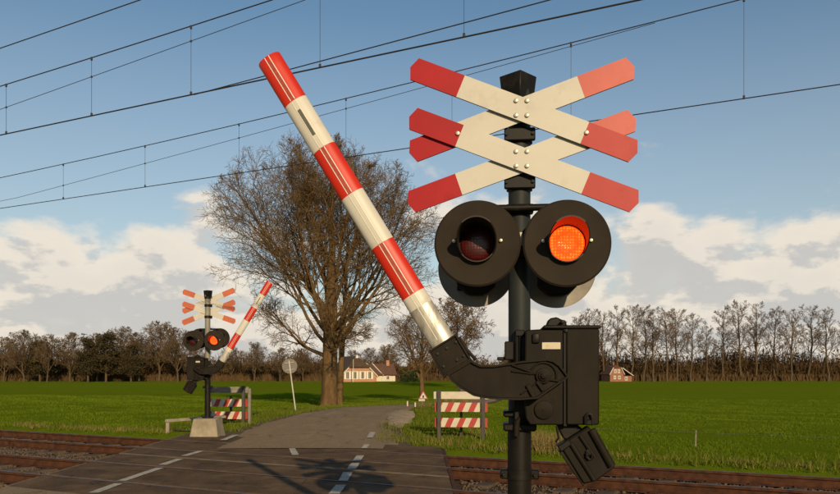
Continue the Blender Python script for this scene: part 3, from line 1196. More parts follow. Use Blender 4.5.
    # ribs
    bm = bmesh.new()
    def rib(p, q, w, y0, y1):
        a, b = Vector(L(*p, AF)), Vector(L(*q, AF))
        d = (b - a).normalized(); n = Vector((-d.y, d.x)) * w / 2
        prism(bm, [(a + n), (b + n), (b - n), (a - n)], y0, y1, .003)
    rib((511.5, 364.6), (536.5, 373.5), .013, AF + .003, AF + .024)
    rib((511.5, 371.0), (537.5, 374.2), .010, AF + .006, AF + .024)
    rib((549.0, 379.5), (560.5, 381.0), .012, AF + .003, AF + .024)
    rib((527.8, 384.4), (534.8, 397.2), .026, AF - .002, AF + .024)
    rib((537.2, 380.8), (544.0, 390.5), .022, AF - .001, AF + .024)
    rib((520.5, 394.5), (536.5, 383.0), .009, AF + .006, AF + .024)
    pts = [L(543.6 + 13.2 * math.cos(a), 375.7 - 13.2 * math.sin(a), AF) for a in np.linspace(R(-25), R(175), 14)]
    tube(bm, [(X, AF + .012, Z) for X, Z in pts], .006, 8)
    obj('rib', bm, M['cast'], arm_o, smooth=30)
    bm = bmesh.new()
    X, Z = L(543.6, 375.7, AF)
    cyl(bm, (X, Z), .040, AF - .004, AB + .06, 28, 0, .004)
    cyl(bm, (X, Z), .027, AF - .016, AF - .002, 24, 0, .003)
    hexa(bm, X, Z, AF - .030, AF - .014, .017, 0, 6)
    obj('hub', bm, M['cast'], arm_o)
    bm = bmesh.new()
    prism(bm, LP([(428.4, 351.0), (455.8, 333.7), (471.4, 359.6), (446.4, 374.8), (443.5, 378.5)], AF - .004), AF - .006, AB + .004, .0, 0, .0085, .014)
    clamp = obj('boom_clamp', bm, M['cast'], u, smooth=30)
    bm = bmesh.new()
    for x, y in ((437.5, 353.8), (446.8, 348.2), (456.0, 342.2), (443.5, 366.5), (463.5, 355.8), (457, 360.0)):
        X, Z = L(x, y, AF)
        hexa(bm, X, Z, AF - .002, AF + .012, .0085, 0, 6)
    obj('clamp_bolt', bm, M['pole'], clamp)
    bm = bmesh.new()
    for p, q in (((458.5, 336.5), (467, 350.5)), ((466, 349.5), (475.8, 359.8))):
        (xa, za_), (xb, zb_) = L(*p, AF), L(*q, AF)
        tube(bm, [(xa, AF + .05, za_), (xb, AF + .05, zb_)], .009, 8)
    obj('clamp_rod', bm, M['cast'], clamp)
    # --- boom: an oval tube in red and white bands
    BD = -.285
    tip, ft = (268.9, 58.9), (443.5, 343.5)
    A, B = Vector(L(*tip, BD)), Vector(L(*ft, BD))
    d = (B - A).normalized()
    n = Vector((-d.y, d.x))                       # across the boom, in its plane
    if n.x < 0: n = -n
    marks = [(296.5, 102.3), (325.7, 148.0), (354.0, 194.0), (383.0, 243.7), (414.5, 294.0)]
    ts = [0.0] + [(Vector(L(*p, BD)) - A).dot(d) for p in marks] + [(B - A).length]
    seg = 40
    rw, rd = .0675, .040

    def ring(bm, s, k=1.0):
        out = []
        for i in range(seg):
            a = 2 * math.pi * i / seg
            ca, sa = math.cos(a), math.sin(a)
            ridge = 1 + .018 * (1 if i % 5 == 0 else 0)
            p = A + d * s + n * (rw * ca * k)
            out.append(bm.verts.new((p.x, BD + rd * sa * k * ridge, p.y)))
        return out
    bm = bmesh.new()
    stops = [(0.0, .965, 0), (.006, 1.0, 0)]
    rows = []
    band = []
    for i in range(6):
        mi = 0 if i % 2 == 0 else 1
        a_, b_ = ts[i], ts[i + 1]
        sub = 4
        for k in range(sub):
            rows.append(a_ + (b_ - a_) * k / sub)
            band.append(mi if not (i == 5 and k >= 1) else 2)
    rows.append(ts[-1])
    rs = [ring(bm, max(s, .006) if i == 0 else s) for i, s in enumerate(rows)]
    cap = ring(bm, 0.0, .95)
    for k in range(seg):
        bm.faces.new((cap[k], cap[(k + 1) % seg], rs[0][(k + 1) % seg], rs[0][k])).material_index = 0
    bm.faces.new(cap[::-1]).material_index = 0
    for i in range(len(rs) - 1):
        for k in range(seg):
            bm.faces.new((rs[i][k], rs[i][(k + 1) % seg], rs[i + 1][(k + 1) % seg], rs[i + 1][k])).material_index = band[i]
    bm.faces.new(rs[-1]).material_index = 2
    boom = obj('boom', bm, [M['boom_red'], M['boom_white'], M['boom_metal']], u, smooth=25)

    def strip(name, q, w, s0, s1, y, m, th=.006):
        b2 = bmesh.new()
        t = bmesh.new()
        cs = []
        for s, e in ((s0, 1), (s1, 1)):
            for g in (-1, 1):
                p = A + d * s + n * (q + g * w / 2)
                yy = BD - rd * math.sqrt(max(0, 1 - ((q + g * w / 2) / rw) ** 2)) + y
                cs.append((p.x, yy, p.y))
        fr = [t.verts.new(c) for c in (cs[0], cs[1], cs[3], cs[2])]
        bk = [t.verts.new((c[0], c[1] + th, c[2])) for c in (cs[0], cs[1], cs[3], cs[2])]
        t.faces.new(fr); t.faces.new(bk[::-1])
        for i in range(4):
            t.faces.new((fr[i], fr[(i + 1) % 4], bk[(i + 1) % 4], bk[i]))
        merge(b2, t)
        return obj(name, b2, M[m], boom, smooth=None)
    for i in range(6):
        s0, s1 = ts[i] + .004, ts[i + 1] - .004
        if i == 5: s1 = ts[6] - .03
        for q in (-.0165, .0085):
            strip('trim_line', q, .0042, s0, s1, -.0028, 'white_line')
        if i % 2 == 0:
            strip('reflector_strip', -.004, .0175, s0 + (.03 if i == 0 else 0), s1, -.0015, 'amber_strip')
        if i == 1:
            strip('slot', -.004, .017, s0 + .055, s0 + .215, -.0035, 'slot')
    # --- counterweight
    CF, CB = -.245, -.14
    bm = bmesh.new()
    prism(bm, LP([(560.5, 446.5), (571.5, 437.5), (589.3, 426.3), (615.5, 467.3), (595.8, 481.5), (583.5, 484.0)], CF), CF, CB, .008)
    cw = obj('counterweight', bm, M['cast'], u)
    bm = bmesh.new()
    for p, q, w in (((570.8, 443.0), (594.0, 479.6), .014), ((580.0, 435.2), (594.5, 457.0), .012), ((591.5, 429.5), (611.8, 466.0), .022)):
        (xa, za_), (xb, zb_) = L(*p, CF), L(*q, CF)
        tube(bm, [(xa, CF - .004, za_), (xb, CF - .004, zb_)], w, 10)
    obj('weight_rib', bm, M['cast'], cw)
    bm = bmesh.new()
    prism(bm, LP([(557.0, 446.0), (568.5, 438.5), (572.0, 444.0), (561.0, 452.0)], CF), CF - .02, CB - .02, .006)
    prism(bm, LP([(559.5, 452.5), (562.0, 449.5), (585.5, 484.0), (583.5, 487.0)], CF), CF + .012, CB + .01, .004)
    obj('weight_frame', bm, M['black'], cw)
    bm = bmesh.new()
    pts = [L(x, y, CF) for x, y in ((586.0, 452.5), (586.3, 456.5), (588.8, 459.0), (591.5, 458.0), (591.8, 454.0))]
    tube(bm, [(X, CF - .020, Z) for X, Z in pts], .006, 8)
    X, Z = L(588.8, 452.0, CF)
    cyl(bm, (X, Z), .018, CF - .014, CF + .01, 16, 0, .003)
    obj('weight_lock', bm, M['black'], cw)
    bm = bmesh.new()
    prism(bm, LP([(556.0, 424.0), (577.0, 424.0), (586.0, 432.0), (569.0, 445.5), (561.5, 436.0)], -.12), -.16, -.09, .008)
    tube(bm, [(X, -.19, Z) for X, Z in [L(x, y, -.19) for x, y in ((556.5, 426.0), (557.5, 432.0), (558.5, 438.0), (555.5, 442.0))]], .006, 8)
    obj('weight_arm', bm, M['black'], u)
    return u


unit = build_unit()
far_unit = copy_tree(unit)
far_unit.location = (-4.89, 17.5, .15)
far_unit.rotation_euler = (0, 0, R(180 - 1))
far_unit['label'] = 'small distant level crossing signal on concrete block across the tracks, at the left'
for ch in far_unit.children:
    nm = ch.name.split('.')[0]
    if nm == 'upper_post':
        ch.data = ch.data.copy()
        ch.data.materials[0] = M['pole_sunlit']
        ch['label'] = 'upper post in paler painted sunlit tone'
    # here the drive sits on the other side of the post, and lamps and drive hang a little lower
    if nm in ('drive_box', 'boom_arm', 'boom_clamp', 'boom', 'counterweight', 'weight_arm', 'box_bracket', 'conduit'):
        ch.scale = (1, -1, 1)
        ch.location.z = -.13
        if nm == 'boom':
            k = 1.16
            fx, fz = L(443.5, 343.5, -.285)
            ch.scale = (k, -k, k)
            ch.location = (fx * (1 - k), .285 * (1 - k), fz * (1 - k) - .13)
    if nm in ('lamp_shield', 'lamp_arm'):
        ch.location.z = -.13

# ------------------------------------------------------------------ guard rails at the foot of the signals
def build_guard(loc, rz, label, end_post=False):
    g = thing('guard_fence', label, 'guard fence', loc, rz, 'red and white guard fences beside the crossing')
    for sx in (-.50, .50):
        bm = bmesh.new()
        box(bm, (sx, 0, .56), (.085, .085, 1.22), .008)
        obj('post', bm, M['wood_dark'], g)
    bm = bmesh.new()
    box(bm, (-.02, .50, .42), (.06, .06, .9), .006)
    obj('back_post', bm, M['wood_dark'], g)
    bm = bmesh.new()
    box(bm, (0, .066, 1.06), (1.26, .035, .17), .005)
    obj('top_plank', bm, M['board_white'], g, label='plain pale top plank')
    for zc in (.79, .44):
        bm = bmesh.new()
        x0, x1, hh, y0, y1 = -.60, .60, .105, .047, .085
        # slanting stripes cut into the board's face
        n = 9
        st = (x1 - x0) / n
        sl_ = .095
        tops = [x0] + [x0 + st * i + sl_ / 2 for i in range(1, n)] + [x1]
        bots = [x0] + [x0 + st * i - sl_ / 2 for i in range(1, n)] + [x1]
        ft = [bm.verts.new((x, y0, zc + hh)) for x in tops]
        fb = [bm.verts.new((x, y0, zc - hh)) for x in bots]
        bt = [bm.verts.new((x, y1, zc + hh)) for x in tops]
        bb = [bm.verts.new((x, y1, zc - hh)) for x in bots]
        for i in range(n):
            mi = 1 if i % 2 == 0 else 0
            bm.faces.new((ft[i], ft[i + 1], fb[i + 1], fb[i])).material_index = mi
            bm.faces.new((bt[i], bb[i], bb[i + 1], bt[i + 1]))
            bm.faces.new((ft[i], bt[i], bt[i + 1], ft[i + 1])).material_index = mi
            bm.faces.new((fb[i], fb[i + 1], bb[i + 1], bb[i])).material_index = mi
        bm.faces.new((ft[0], fb[0], bb[0], bt[0])).material_index = 1
        bm.faces.new((ft[-1], bt[-1], bb[-1], fb[-1])).material_index = 1
        b = obj('striped_board', bm, [M['board_white'], M['board_red']], g, smooth=None)
        bm = bmesh.new()
        box(bm, (0, .30, zc), (.05, .42, .05), .004)
        obj('back_brace', bm, M['wood_dark'], g)
    return g


gx, gy = G(461, 442, -.13)
g1 = build_guard((gx, gy, -.13), R(-6), 'red and white guard fence on grass right of the road, nearer the camera')
gx, gy = G(226, 426, -.09)
g2 = copy_tree(g1)
g2.location = (gx, gy, -.13)
g2.rotation_euler = (0, 0, R(-4))
g2['label'] = 'red and white guard fence behind the small distant signal on the left'
for ch in g2.children:
    if ch.name.startswith(('striped_board', 'back_brace')): ch.location.z = -.10
    if ch.name.startswith('top_plank'):
        ch.data = ch.data.copy()
        ch.data.materials[0] = M['wood_grey']
        ch['label'] = 'weathered grey top plank'
bm = bmesh.new()
box(bm, (.64, .12, .54), (.08, .08, 1.12), .008)
obj('end_post', bm, M['wood_grey'], g2, label='pale weathered end post')

# low concrete beam left of the far signal
a, b = G(166, 433, -.07), G(205, 428, -.07)
lb = thing('low_guard_beam', 'low grey beam on short posts in grass, left of the distant signal', 'guard beam', (a[0], a[1], -.1))
bm = bmesh.new()
dv = Vector((b[0] - a[0] + .5, b[1] - a[1], 0))
ang = math.atan2(dv.y, dv.x)
box(bm, (dv.x / 2 + .02, dv.y / 2, .335), (dv.length + .05, .10, .075), .01, rot=Matrix.Rotation(ang, 4, 'Z'))
obj('beam', bm, M['concrete'], lb)
for f in (.03, .95):
    bm = bmesh.new()
    box(bm, (dv.x * f, dv.y * f, .145), (.085, .085, .29), .008)
    obj('post', bm, M['concrete'], lb)

# round traffic sign seen from behind
sx, sy = G(296, 413, -.12)
sg = thing('round_traffic_sign', 'round road sign on leaning white post, seen from its grey back', 'traffic sign', (sx, sy, -.14))
sg.rotation_euler = (0, R(-7.5), R(8))
bm = bmesh.new()
tube(bm, [(0, 0, 0), (0, 0, 1.95)], .024, 10)
obj('post', bm, M['cream'], sg)
bm = bmesh.new()
cyl(bm, (0, 1.75), .275, .028, .045, 40, 0, .004)
pl = obj('sign_plate', bm, mat('grey_sign_back', (.115, .095, .072), .5, var=.2, scale=6), sg)
bm = bmesh.new()
for z in (1.62, 1.88):
    box(bm, (0, .013, z), (.34, .025, .03), .003)
obj('sign_bracket', bm, M['galv'], pl)

# triangular warning sign farther along the road
ty = 36.5
tp = at(422.2, 408, ty)
ts_ = thing('warning_sign', 'small triangular warning sign with plate below, by road bend', 'traffic sign', (tp.x, ty, float(ground_z(tp.x, ty)) - .05))
z0 = ts_.location.z
bm = bmesh.new()
tube(bm, [(0, 0, 0), (0, 0, at(0, 391, ty).z - z0 - .05)], .022, 8)
obj('post', bm, M['galv'], ts_)
zt, zb = at(0, 390.5, ty).z - z0, at(0, 399, ty).z - z0
w = (zt - zb) * .58
bm = bmesh.new()
prism(bm, [(0.05, zt), (w + .05, zb), (-w + .05, zb)], -.045, -.025, .006)
tri = obj('sign_plate', bm, M['board_red'], ts_)
bm = bmesh.new()
h = zt - zb
prism(bm, [(.05, zt - h * .20), (w * .72 + .05, zb + h * .10), (-w * .72 + .05, zb + h * .10)], -.050, -.046, 0)
obj('sign_face', bm, M['cream'], tri)
bm = bmesh.new()
prism(bm, [(.02, zb + h * .45), (.08, zb + h * .45), (.09, zb + h * .15), (.01, zb + h * .15)], -.054, -.051, 0)
obj('symbol', bm, M['black'], tri)
bm = bmesh.new()
box(bm, (-.02, -.03, zb - .05), (.30, .012, .10), .003)
obj('lower_plate', bm, M['cream'], ts_)

for i, (px, py, Yd) in enumerate(((407.4, 406.8, 33.0), (415.2, 408.3, 31.5))):
    p = at(px, py, Yd)
    b = thing('marker_post', ('short white marker post by the sandy shoulder, left one of the pair', 'short white marker post nearer the triangular sign, right one of the pair')[i], 'marker post', (p.x, Yd, p.z - .06), 0, 'white marker posts beside the bend')
    bm = bmesh.new()
    cyl(bm, (0, 0), .035, 0, .30, 10, 0, .004, axis='Z')
    obj('shaft', bm, M['board_white'], b)
    bm = bmesh.new()
    cyl(bm, (0, 0), .028, .301, .325, 10, 0, .004, axis='Z')
    obj('cap', bm, M['galv'], b)

# wire fence along the field behind the track
wf = thing('field_fence', 'thin wire fence with short wooden posts along the right field edge', 'fence', (0, 0, 0))
bm = bmesh.new()
fp = []
for i in range(5):
    t0 = 18.7
    x = 3.19 + i * 2.55
    y = t0 - K * x
    z = float(ground_z(x, y))
    fp.append((x, y, z))
    pb = bmesh.new()
    tube(pb, [(x, y, z - .1), (x + .015, y, z + .36)], [.020, .017], 8)
    obj('post', pb, M['wood_grey'], wf)
for h in (.32,):
    bm = bmesh.new()
    tube(bm, [(x, y - .02, z + h) for x, y, z in fp] + [(fp[-1][0] + 12, fp[-1][1] - 6, fp[-1][2] + h)], .0022, 5)
    obj('fence_wire', bm, M['galv'], wf)

# ------------------------------------------------------------------ trees
GA = 2.39996


class Grow:
    def __init__(self, seed, env, minr, taper=.55):
        self.r = random.Random(seed)
        self.env = env              # centre, radii of the crown
        self.minr = minr
        self.out = {}

    def inside(self, p):
        c, r = self.env
        q = ((p.x - c[0]) / r[0]) ** 2 + ((p.y - c[1]) / r[1]) ** 2 + ((p.z - c[2]) / r[2]) ** 2
        return q

    def branch(self, p, d, length, rad, depth, maxd, spec, bucket):
        rg = self.r
        n = spec[depth]['seg']
        if depth < 3:
            e = d.normalized()
            q = 0.0
            while q < length and self.inside(p + e * q) < 1.0: q += .12
            if q < length: length = max(q * rg.uniform(.86, 1.12), length * .30, .25)
        pts, rr = [p.copy()], [rad]
        d = d.normalized()
        dirs = [d.copy()]
        end = max(self.minr, rad * spec[depth].get('end', .3))
        for i in range(n):
            wob = spec[depth]['wob']
            d = (d + Vector((rg.gauss(0, wob), rg.gauss(0, wob), rg.gauss(0, wob) + spec[depth]['up']))).normalized()
            p = p + d * (length / n)
            if self.inside(p) > 1.22 + rg.uniform(-.10, .10):
                if len(pts) > 1: break
            pts.append(p.copy())
            rr.append(rad + (end - rad) * (i + 1) / n)
            dirs.append(d.copy())
        self.out.setdefault(bucket, []).append((pts, rr, depth))
        if depth >= maxd: return
        sp = spec[depth]
        m = sp['kids']
        az = rg.uniform(0, 6.28)
        for k in range(m):
            t = sp['t0'] + (1 - sp['t0']) * (k + rg.uniform(.1, .9)) / m
            f = t * (len(pts) - 1)
            i = min(int(f), len(pts) - 2)
            q = pts[i].lerp(pts[i + 1], f - i)
            dd = dirs[i + 1] if i + 1 < len(dirs) else dirs[-1]
            az += GA + rg.uniform(-.5, .5)
            u = dd.orthogonal().normalized()
            v = dd.cross(u)
            a = R(rg.uniform(*sp['ang']))
            nd = dd * math.cos(a) + (u * math.cos(az) + v * math.sin(az)) * math.sin(a)
            ln = length * rg.uniform(*sp['len']) * (1.12 - .45 * t)
            ra = max(self.minr, (rr[i] * .62) * rg.uniform(.75, 1.0))
            self.branch(q, nd, ln, ra, depth + 1, maxd, spec, sp.get('bucket', bucket))


def build_big_tree():
    Yt = 36.0
    bx, bz = (329.0 - 420) / F * Yt, float(ground_z((329.0 - 420) / F * Yt, Yt))
    tr = thing('bare_tree', 'large bare broad crowned tree with thick trunk at the left edge of the road', 'tree', (bx, Yt, bz - .08))
    rng = random.Random(11)
    env = ((-.2, 0, 7.25), (5.75, 5.4, 5.95))
    # trunk with root flare
    tk = Tubes()
    pts = [Vector((0, 0, 0)), Vector((0, 0, .25)), Vector((.01, 0, .7)), Vector((.02, 0, 1.6)), Vector((.05, .02, 2.5)), Vector((.03, .0, 3.4)), Vector((.12, .05, 4.6)), Vector((.05, .1, 6.0)), Vector((.16, 0, 7.6)), Vector((.05, -.05, 9.2)), Vector((.12, 0, 10.9)), Vector((.1, 0, 12.9))]
    rr = [.50, .42, .37, .355, .35, .31, .28, .22, .16, .11, .06, .02]
    tk.add(pts, rr, 14)
    tk.build('trunk', M['bark'], tr)
    spec = [
        dict(seg=8, wob=.075, up=.055, kids=9, t0=.24, ang=(20, 44), len=(.32, .52), end=.16, bucket='b'),
        dict(seg=6, wob=.10, up=.035, kids=7, t0=.18, ang=(22, 46), len=(.40, .62), end=.22, bucket='b'),
        dict(seg=4, wob=.11, up=.02, kids=6, t0=.12, ang=(25, 55), len=(.45, .70), end=.3, bucket='t'),
        dict(seg=3, wob=.12, up=.01, kids=4, t0=.12, ang=(25, 55), len=(.50, .80), end=.5, bucket='t'),
        dict(seg=2, wob=.14, up=.0, kids=0, t0=.3, ang=(25, 60), len=(.4, .7), end=.8),
    ]
    g = Grow(4, env, .0058)
    az = .4
    heights = [2.35, 2.6, 2.7, 2.8, 2.9, 3.0, 3.1, 3.2, 3.3, 3.45, 3.6, 3.8, 4.0, 4.3, 4.6, 5.0, 5.4, 5.9, 6.4, 6.9, 7.5, 8.1, 8.7, 9.3, 9.9, 10.5]
    for i, h in enumerate(heights):
        az += GA + rng.uniform(-.3, .3)
        j = max(k for k in range(len(pts)) if pts[k].z <= h)
        f = (h - pts[j].z) / (pts[min(j + 1, len(pts) - 1)].z - pts[j].z)
        q = pts[j].lerp(pts[min(j + 1, len(pts) - 1)], f)
        rt = rr[j] + (rr[min(j + 1, len(rr) - 1)] - rr[j]) * f
        incl = R(rng.uniform(24, 50) if i > 2 else rng.uniform(62, 84))
        if i > 16: incl = R(rng.uniform(30, 52))
        d = Vector((math.cos(az) * math.sin(incl), math.sin(az) * math.sin(incl), math.cos(incl)))
        ln = (7.0 if i < 14 else 6.6 - (i - 14) * .42) * rng.uniform(.92, 1.1)
        ra = min(rt * .55, .125) * rng.uniform(.75, 1.0)
        g.branch(q, d, ln, ra, 0, 4, spec, 'limb%d' % i)
    for key, br in g.out.items():
        if key.startswith('limb'):
            tb = Tubes()
            for p, r_, dpt in br: tb.add(p, r_, 8)
            tb.build('limb', M['bark'], tr)
    tb = Tubes()
    for p, r_, dpt in g.out['b']: tb.add(p, r_, 5)
    tb.build('branches', M['twig'], tr, kind='stuff')
    tb = Tubes()
    for p, r_, dpt in g.out['t']: tb.add(p, r_, 3)
    tb.build('twigs', M['twig'], tr, kind='stuff')
    return tr


build_big_tree()


def tree_proto(seed, height, clear, width, kids, mind, minr, spread=(28, 52), limbs=16, trunk_r=.22, matset=('bark_far', 'twig_far')):
    """returns meshes (trunk, crown) of a bare tree"""
    rng = random.Random(seed)
    env = ((0, 0, (height + clear) / 2 + .3), (width / 2, width / 2, (height - clear) / 2 + .4))
    n = 9
    pts, rr = [], []
    x = y = 0.0
    for i in range(n + 1):
        f = i / n
        pts.append(Vector((x, y, height * f * .97)))
        rr.append(trunk_r * (1.25 if i == 0 else 1) * (1 - f) ** .8 + .02)
        x += rng.gauss(0, .09); y += rng.gauss(0, .09)
    tk = Tubes()
    tk.add(pts, rr, 8)
    spec = [
        dict(seg=5, wob=.10, up=.06, kids=kids[0], t0=.2, ang=spread, len=(.36, .58), end=.25),
        dict(seg=4, wob=.13, up=.04, kids=kids[1], t0=.15, ang=spread, len=(.42, .66), end=.4),
        dict(seg=3, wob=.16, up=.03, kids=kids[2], t0=.15, ang=spread, len=(.45, .75), end=.6),
        dict(seg=2, wob=.18, up=.02, kids=0, t0=.3, ang=spread, len=(.4, .7), end=.8),
    ]
    g = Grow(seed + 100, env, minr)
    az = rng.uniform(0, 6)
    for i in range(limbs):
        f = (i + rng.uniform(0, .8)) / limbs
        h = clear + (height * .95 - clear) * f ** 1.1
        az += GA
        k = min(int(h / (height * .97) * n), n - 1)
        q = pts[k].lerp(pts[k + 1], max(0, min(1, (h - pts[k].z) / (pts[k + 1].z - pts[k].z))))
        incl = R(rng.uniform(28, 55))
        d = Vector((math.cos(az) * math.sin(incl), math.sin(az) * math.sin(incl), math.cos(incl)))
        ln = (width * .62) * (1.05 - .55 * f) * rng.uniform(.85, 1.15)
        g.branch(q, d, ln, max(minr * 1.5, rr[k] * .5), 0, mind, spec, 'c')
    cr = Tubes()
    for p, r_, dpt in g.out['c']: cr.add(p, r_, 3)
    a = tk.build('trunk', M[matset[0]])
    b = cr.build('crown', M[matset[1]])
    ma, mb = a.data, b.data
    bpy.data.objects.remove(a); bpy.data.objects.remove(b)
    return ma, mb


def plant(name, proto, label, loc, rz, sc, group):
    t = thing(name, label, 'tree', loc, rz, group)
    t.scale = sc
    for nm, me in zip(('trunk', 'crown'), proto):
        o = bpy.data.objects.new(nm, me)
        o.parent = t
        C.objects.link(o)
    return t


ORD = ['first', 'second', 'third', 'fourth', 'fifth', 'sixth', 'seventh', 'eighth', 'ninth', 'tenth', 'eleventh', 'twelfth', 'thirteenth', 'fourteenth', 'fifteenth', 'sixteenth', 'seventeenth', 'eighteenth', 'nineteenth', 'twentieth']
# the row at the right, 130 m away
rowp = [tree_proto(s, 13.4, h, w, (7, 5, 5), 3, .0135, (22, 46), 15, .19) for s, w, h in ((21, 5.6, 4.2), (22, 6.8, 3.6), (23, 5.0, 4.6), (24, 6.2, 4.0), (25, 7.2, 3.4), (26, 5.4, 5.0))]
row = [(563, 324), (577, 317), (590, 312), (604, 314), (617, 309), (631, 309), (643.5, 310), (653.5, 312), (667, 311), (677, 312), (691, 316), (706, 324), (724, 309), (741, 305), (757, 307), (774, 309), (791, 313), (809, 308), (828, 311), (849, 309)]
rng = random.Random(8)
for i, (px, top) in enumerate(row):
    Yd = 130 + rng.uniform(-2, 3)
    x = (px - 420) / F * Yd
    zg = float(ground_z(x, Yd))
    hh = at(0, top, Yd).z - zg
    s = hh / 13.2
    plant('row_tree', rowp[(i * 5 + i // 6) % 6], '%s bare tree from the left in the row beyond the right field' % ORD[i], (x, Yd, zg - .1), rng.uniform(0, 6.28), (s * rng.uniform(.95, 1.15), s, s), 'bare trees in the row beyond the right field')

# wood at the left
woodp = [tree_proto(s, 9.0, 1.2, w, (8, 6, 5), 3, .0165, (28, 60), 17, .16) for s, w in ((31, 7.0), (32, 8.2), (33, 7.4))]
left = [(4, 340, 0), (24, 334, 1), (47, 338, 2), (70, 336, 0), (97, 337, 1), (122, 331, 2), (139, 336, 0), (159, 326, 1), (178, 332, 2), (197, 345, 0), (232, 349, 1), (254, 345, 2), (280, 350, 0), (303, 351, 1), (352, 352, 2), (371, 350, 0), (388, 347, 1)]
for i, (px, top, v) in enumerate(left):
    Yd = 127 + rng.uniform(-2, 7) + (16 if px > 330 else 0)
    x = (px - 420) / F * Yd
    zg = float(ground_z(x, Yd))
    s = (at(0, top, Yd).z - zg) / 8.9
    plant('wood_tree', woodp[v], '%s bare brown tree from the left in the wood edge behind the left field' % ORD[i], (x, Yd, zg - .1), rng.uniform(0, 6.28), (s * 1.1, s, s), 'bare trees along the far edge of the left field')

# single tree by the bend of the road and others behind the barrier arm
midp = tree_proto(41, 8.6, 1.9, 8.4, (8, 7, 5), 3, .012, (30, 62), 18, .26, ('bark', 'twig'))
Yd = 52.0
x = (422.5 - 420) / F * Yd
zg = float(ground_z(x, Yd))
s = (at(0, 318, Yd).z - zg) / 8.5
plant('roadside_tree', midp, 'medium bare tree behind the triangular sign, partly behind the barrier boom', (x, Yd, zg - .05), .6, (s, s, s), None)
Yd = 90.0
x = (459 - 420) / F * Yd
zg = float(ground_z(x, Yd))
s = (at(0, 303, Yd).z - zg) / 8.9
plant('bare_tree', woodp[1], 'bushy bare tree standing just above the black barrier arm', (x, Yd, zg - .05), 2.1, (s * 1.0, s, s), None)
# a second, darker trunk just behind the big tree
Yd = 40.0
x = (339.0 - 420) / F * Yd
zg = float(ground_z(x, Yd))
tp2 = tree_proto(57, 9.5, 3.2, 7.0, (5, 5, 4), 3, .010, (26, 52), 10, .17, ('bark', 'twig'))
plant('bare_tree', tp2, 'slimmer bare tree whose trunk shows just right of the thick trunk', (x, Yd, zg - .05), 1.0, (1, 1, 1), None)

# dark evergreens at the left end of the wood
def evergreen(seed, h, w):
    rg = np.random.default_rng(seed)
    V, Fc = [], []
    n = 5200
    k = rg.integers(0, 46, n)
    cz = rg.uniform(.22, .95, 46) * h
    ca = rg.uniform(0, 6.28, 46)
    cr = np.sqrt(rg.uniform(0.05, 1, 46)) * w * .5 * (1.12 - cz / h) ** .6
    cc = np.stack([cr * np.cos(ca), cr * np.sin(ca), cz], 1)
    P = cc[k] + rg.normal(0, 1, (n, 3)) * np.array([.55, .55, .30]) * (h / 9)
    D1 = rg.normal(0, 1, (n, 3)); D1 /= np.linalg.norm(D1, axis=1)[:, None]
    D2 = rg.normal(0, 1, (n, 3)); D2 /= np.linalg.norm(D2, axis=1)[:, None]
    s = rg.uniform(.10, .24, n)[:, None]
    V = np.stack([P + D1 * s, P + D2 * s, P - (D1 + D2) * s * .6], 1).reshape(-1, 3)
    Fc = np.arange(n * 3).reshape(-1, 3)
    a = npobj('crown', V, Fc, M['needles'])
    tb = Tubes()
    tb.add([Vector((0, 0, 0)), Vector((.05, 0, h * .5)), Vector((0, 0, h * .95))], [.22, .15, .03], 7)
    for c in cc:
        tb.add([Vector((0, 0, max(.5, c[2] - .8))), Vector(c)], [.05, .02], 3)
    b = tb.build('trunk', M['bark_far'])
    ma, mb = a.data, b.data
    bpy.data.objects.remove(a); bpy.data.objects.remove(b)
    return mb, ma


ep = [evergreen(1, 8.6, 5.0), evergreen(2, 8.6, 5.8)]
for i, (px, top, lab) in enumerate(((88, 337, 'dark evergreen at the left edge of the wood behind the left field'), (106, 333, 'tallest dark evergreen in the wood, between bare brown trees'), (131, 344, 'smaller dark evergreen nearest the distant signal in the wood edge'), (40, 341, 'dark evergreen farthest left of all in the wood edge'))):
    Yd = 124 + i
    x = (px - 420) / F * Yd
    zg = float(ground_z(x, Yd))
    s = (at(0, top, Yd).z - zg) / 8.5
    plant('evergreen_tree', ep[i % 2], lab, (x, Yd, zg), i * 1.3, (s, s, s), 'dark evergreens in the left wood')

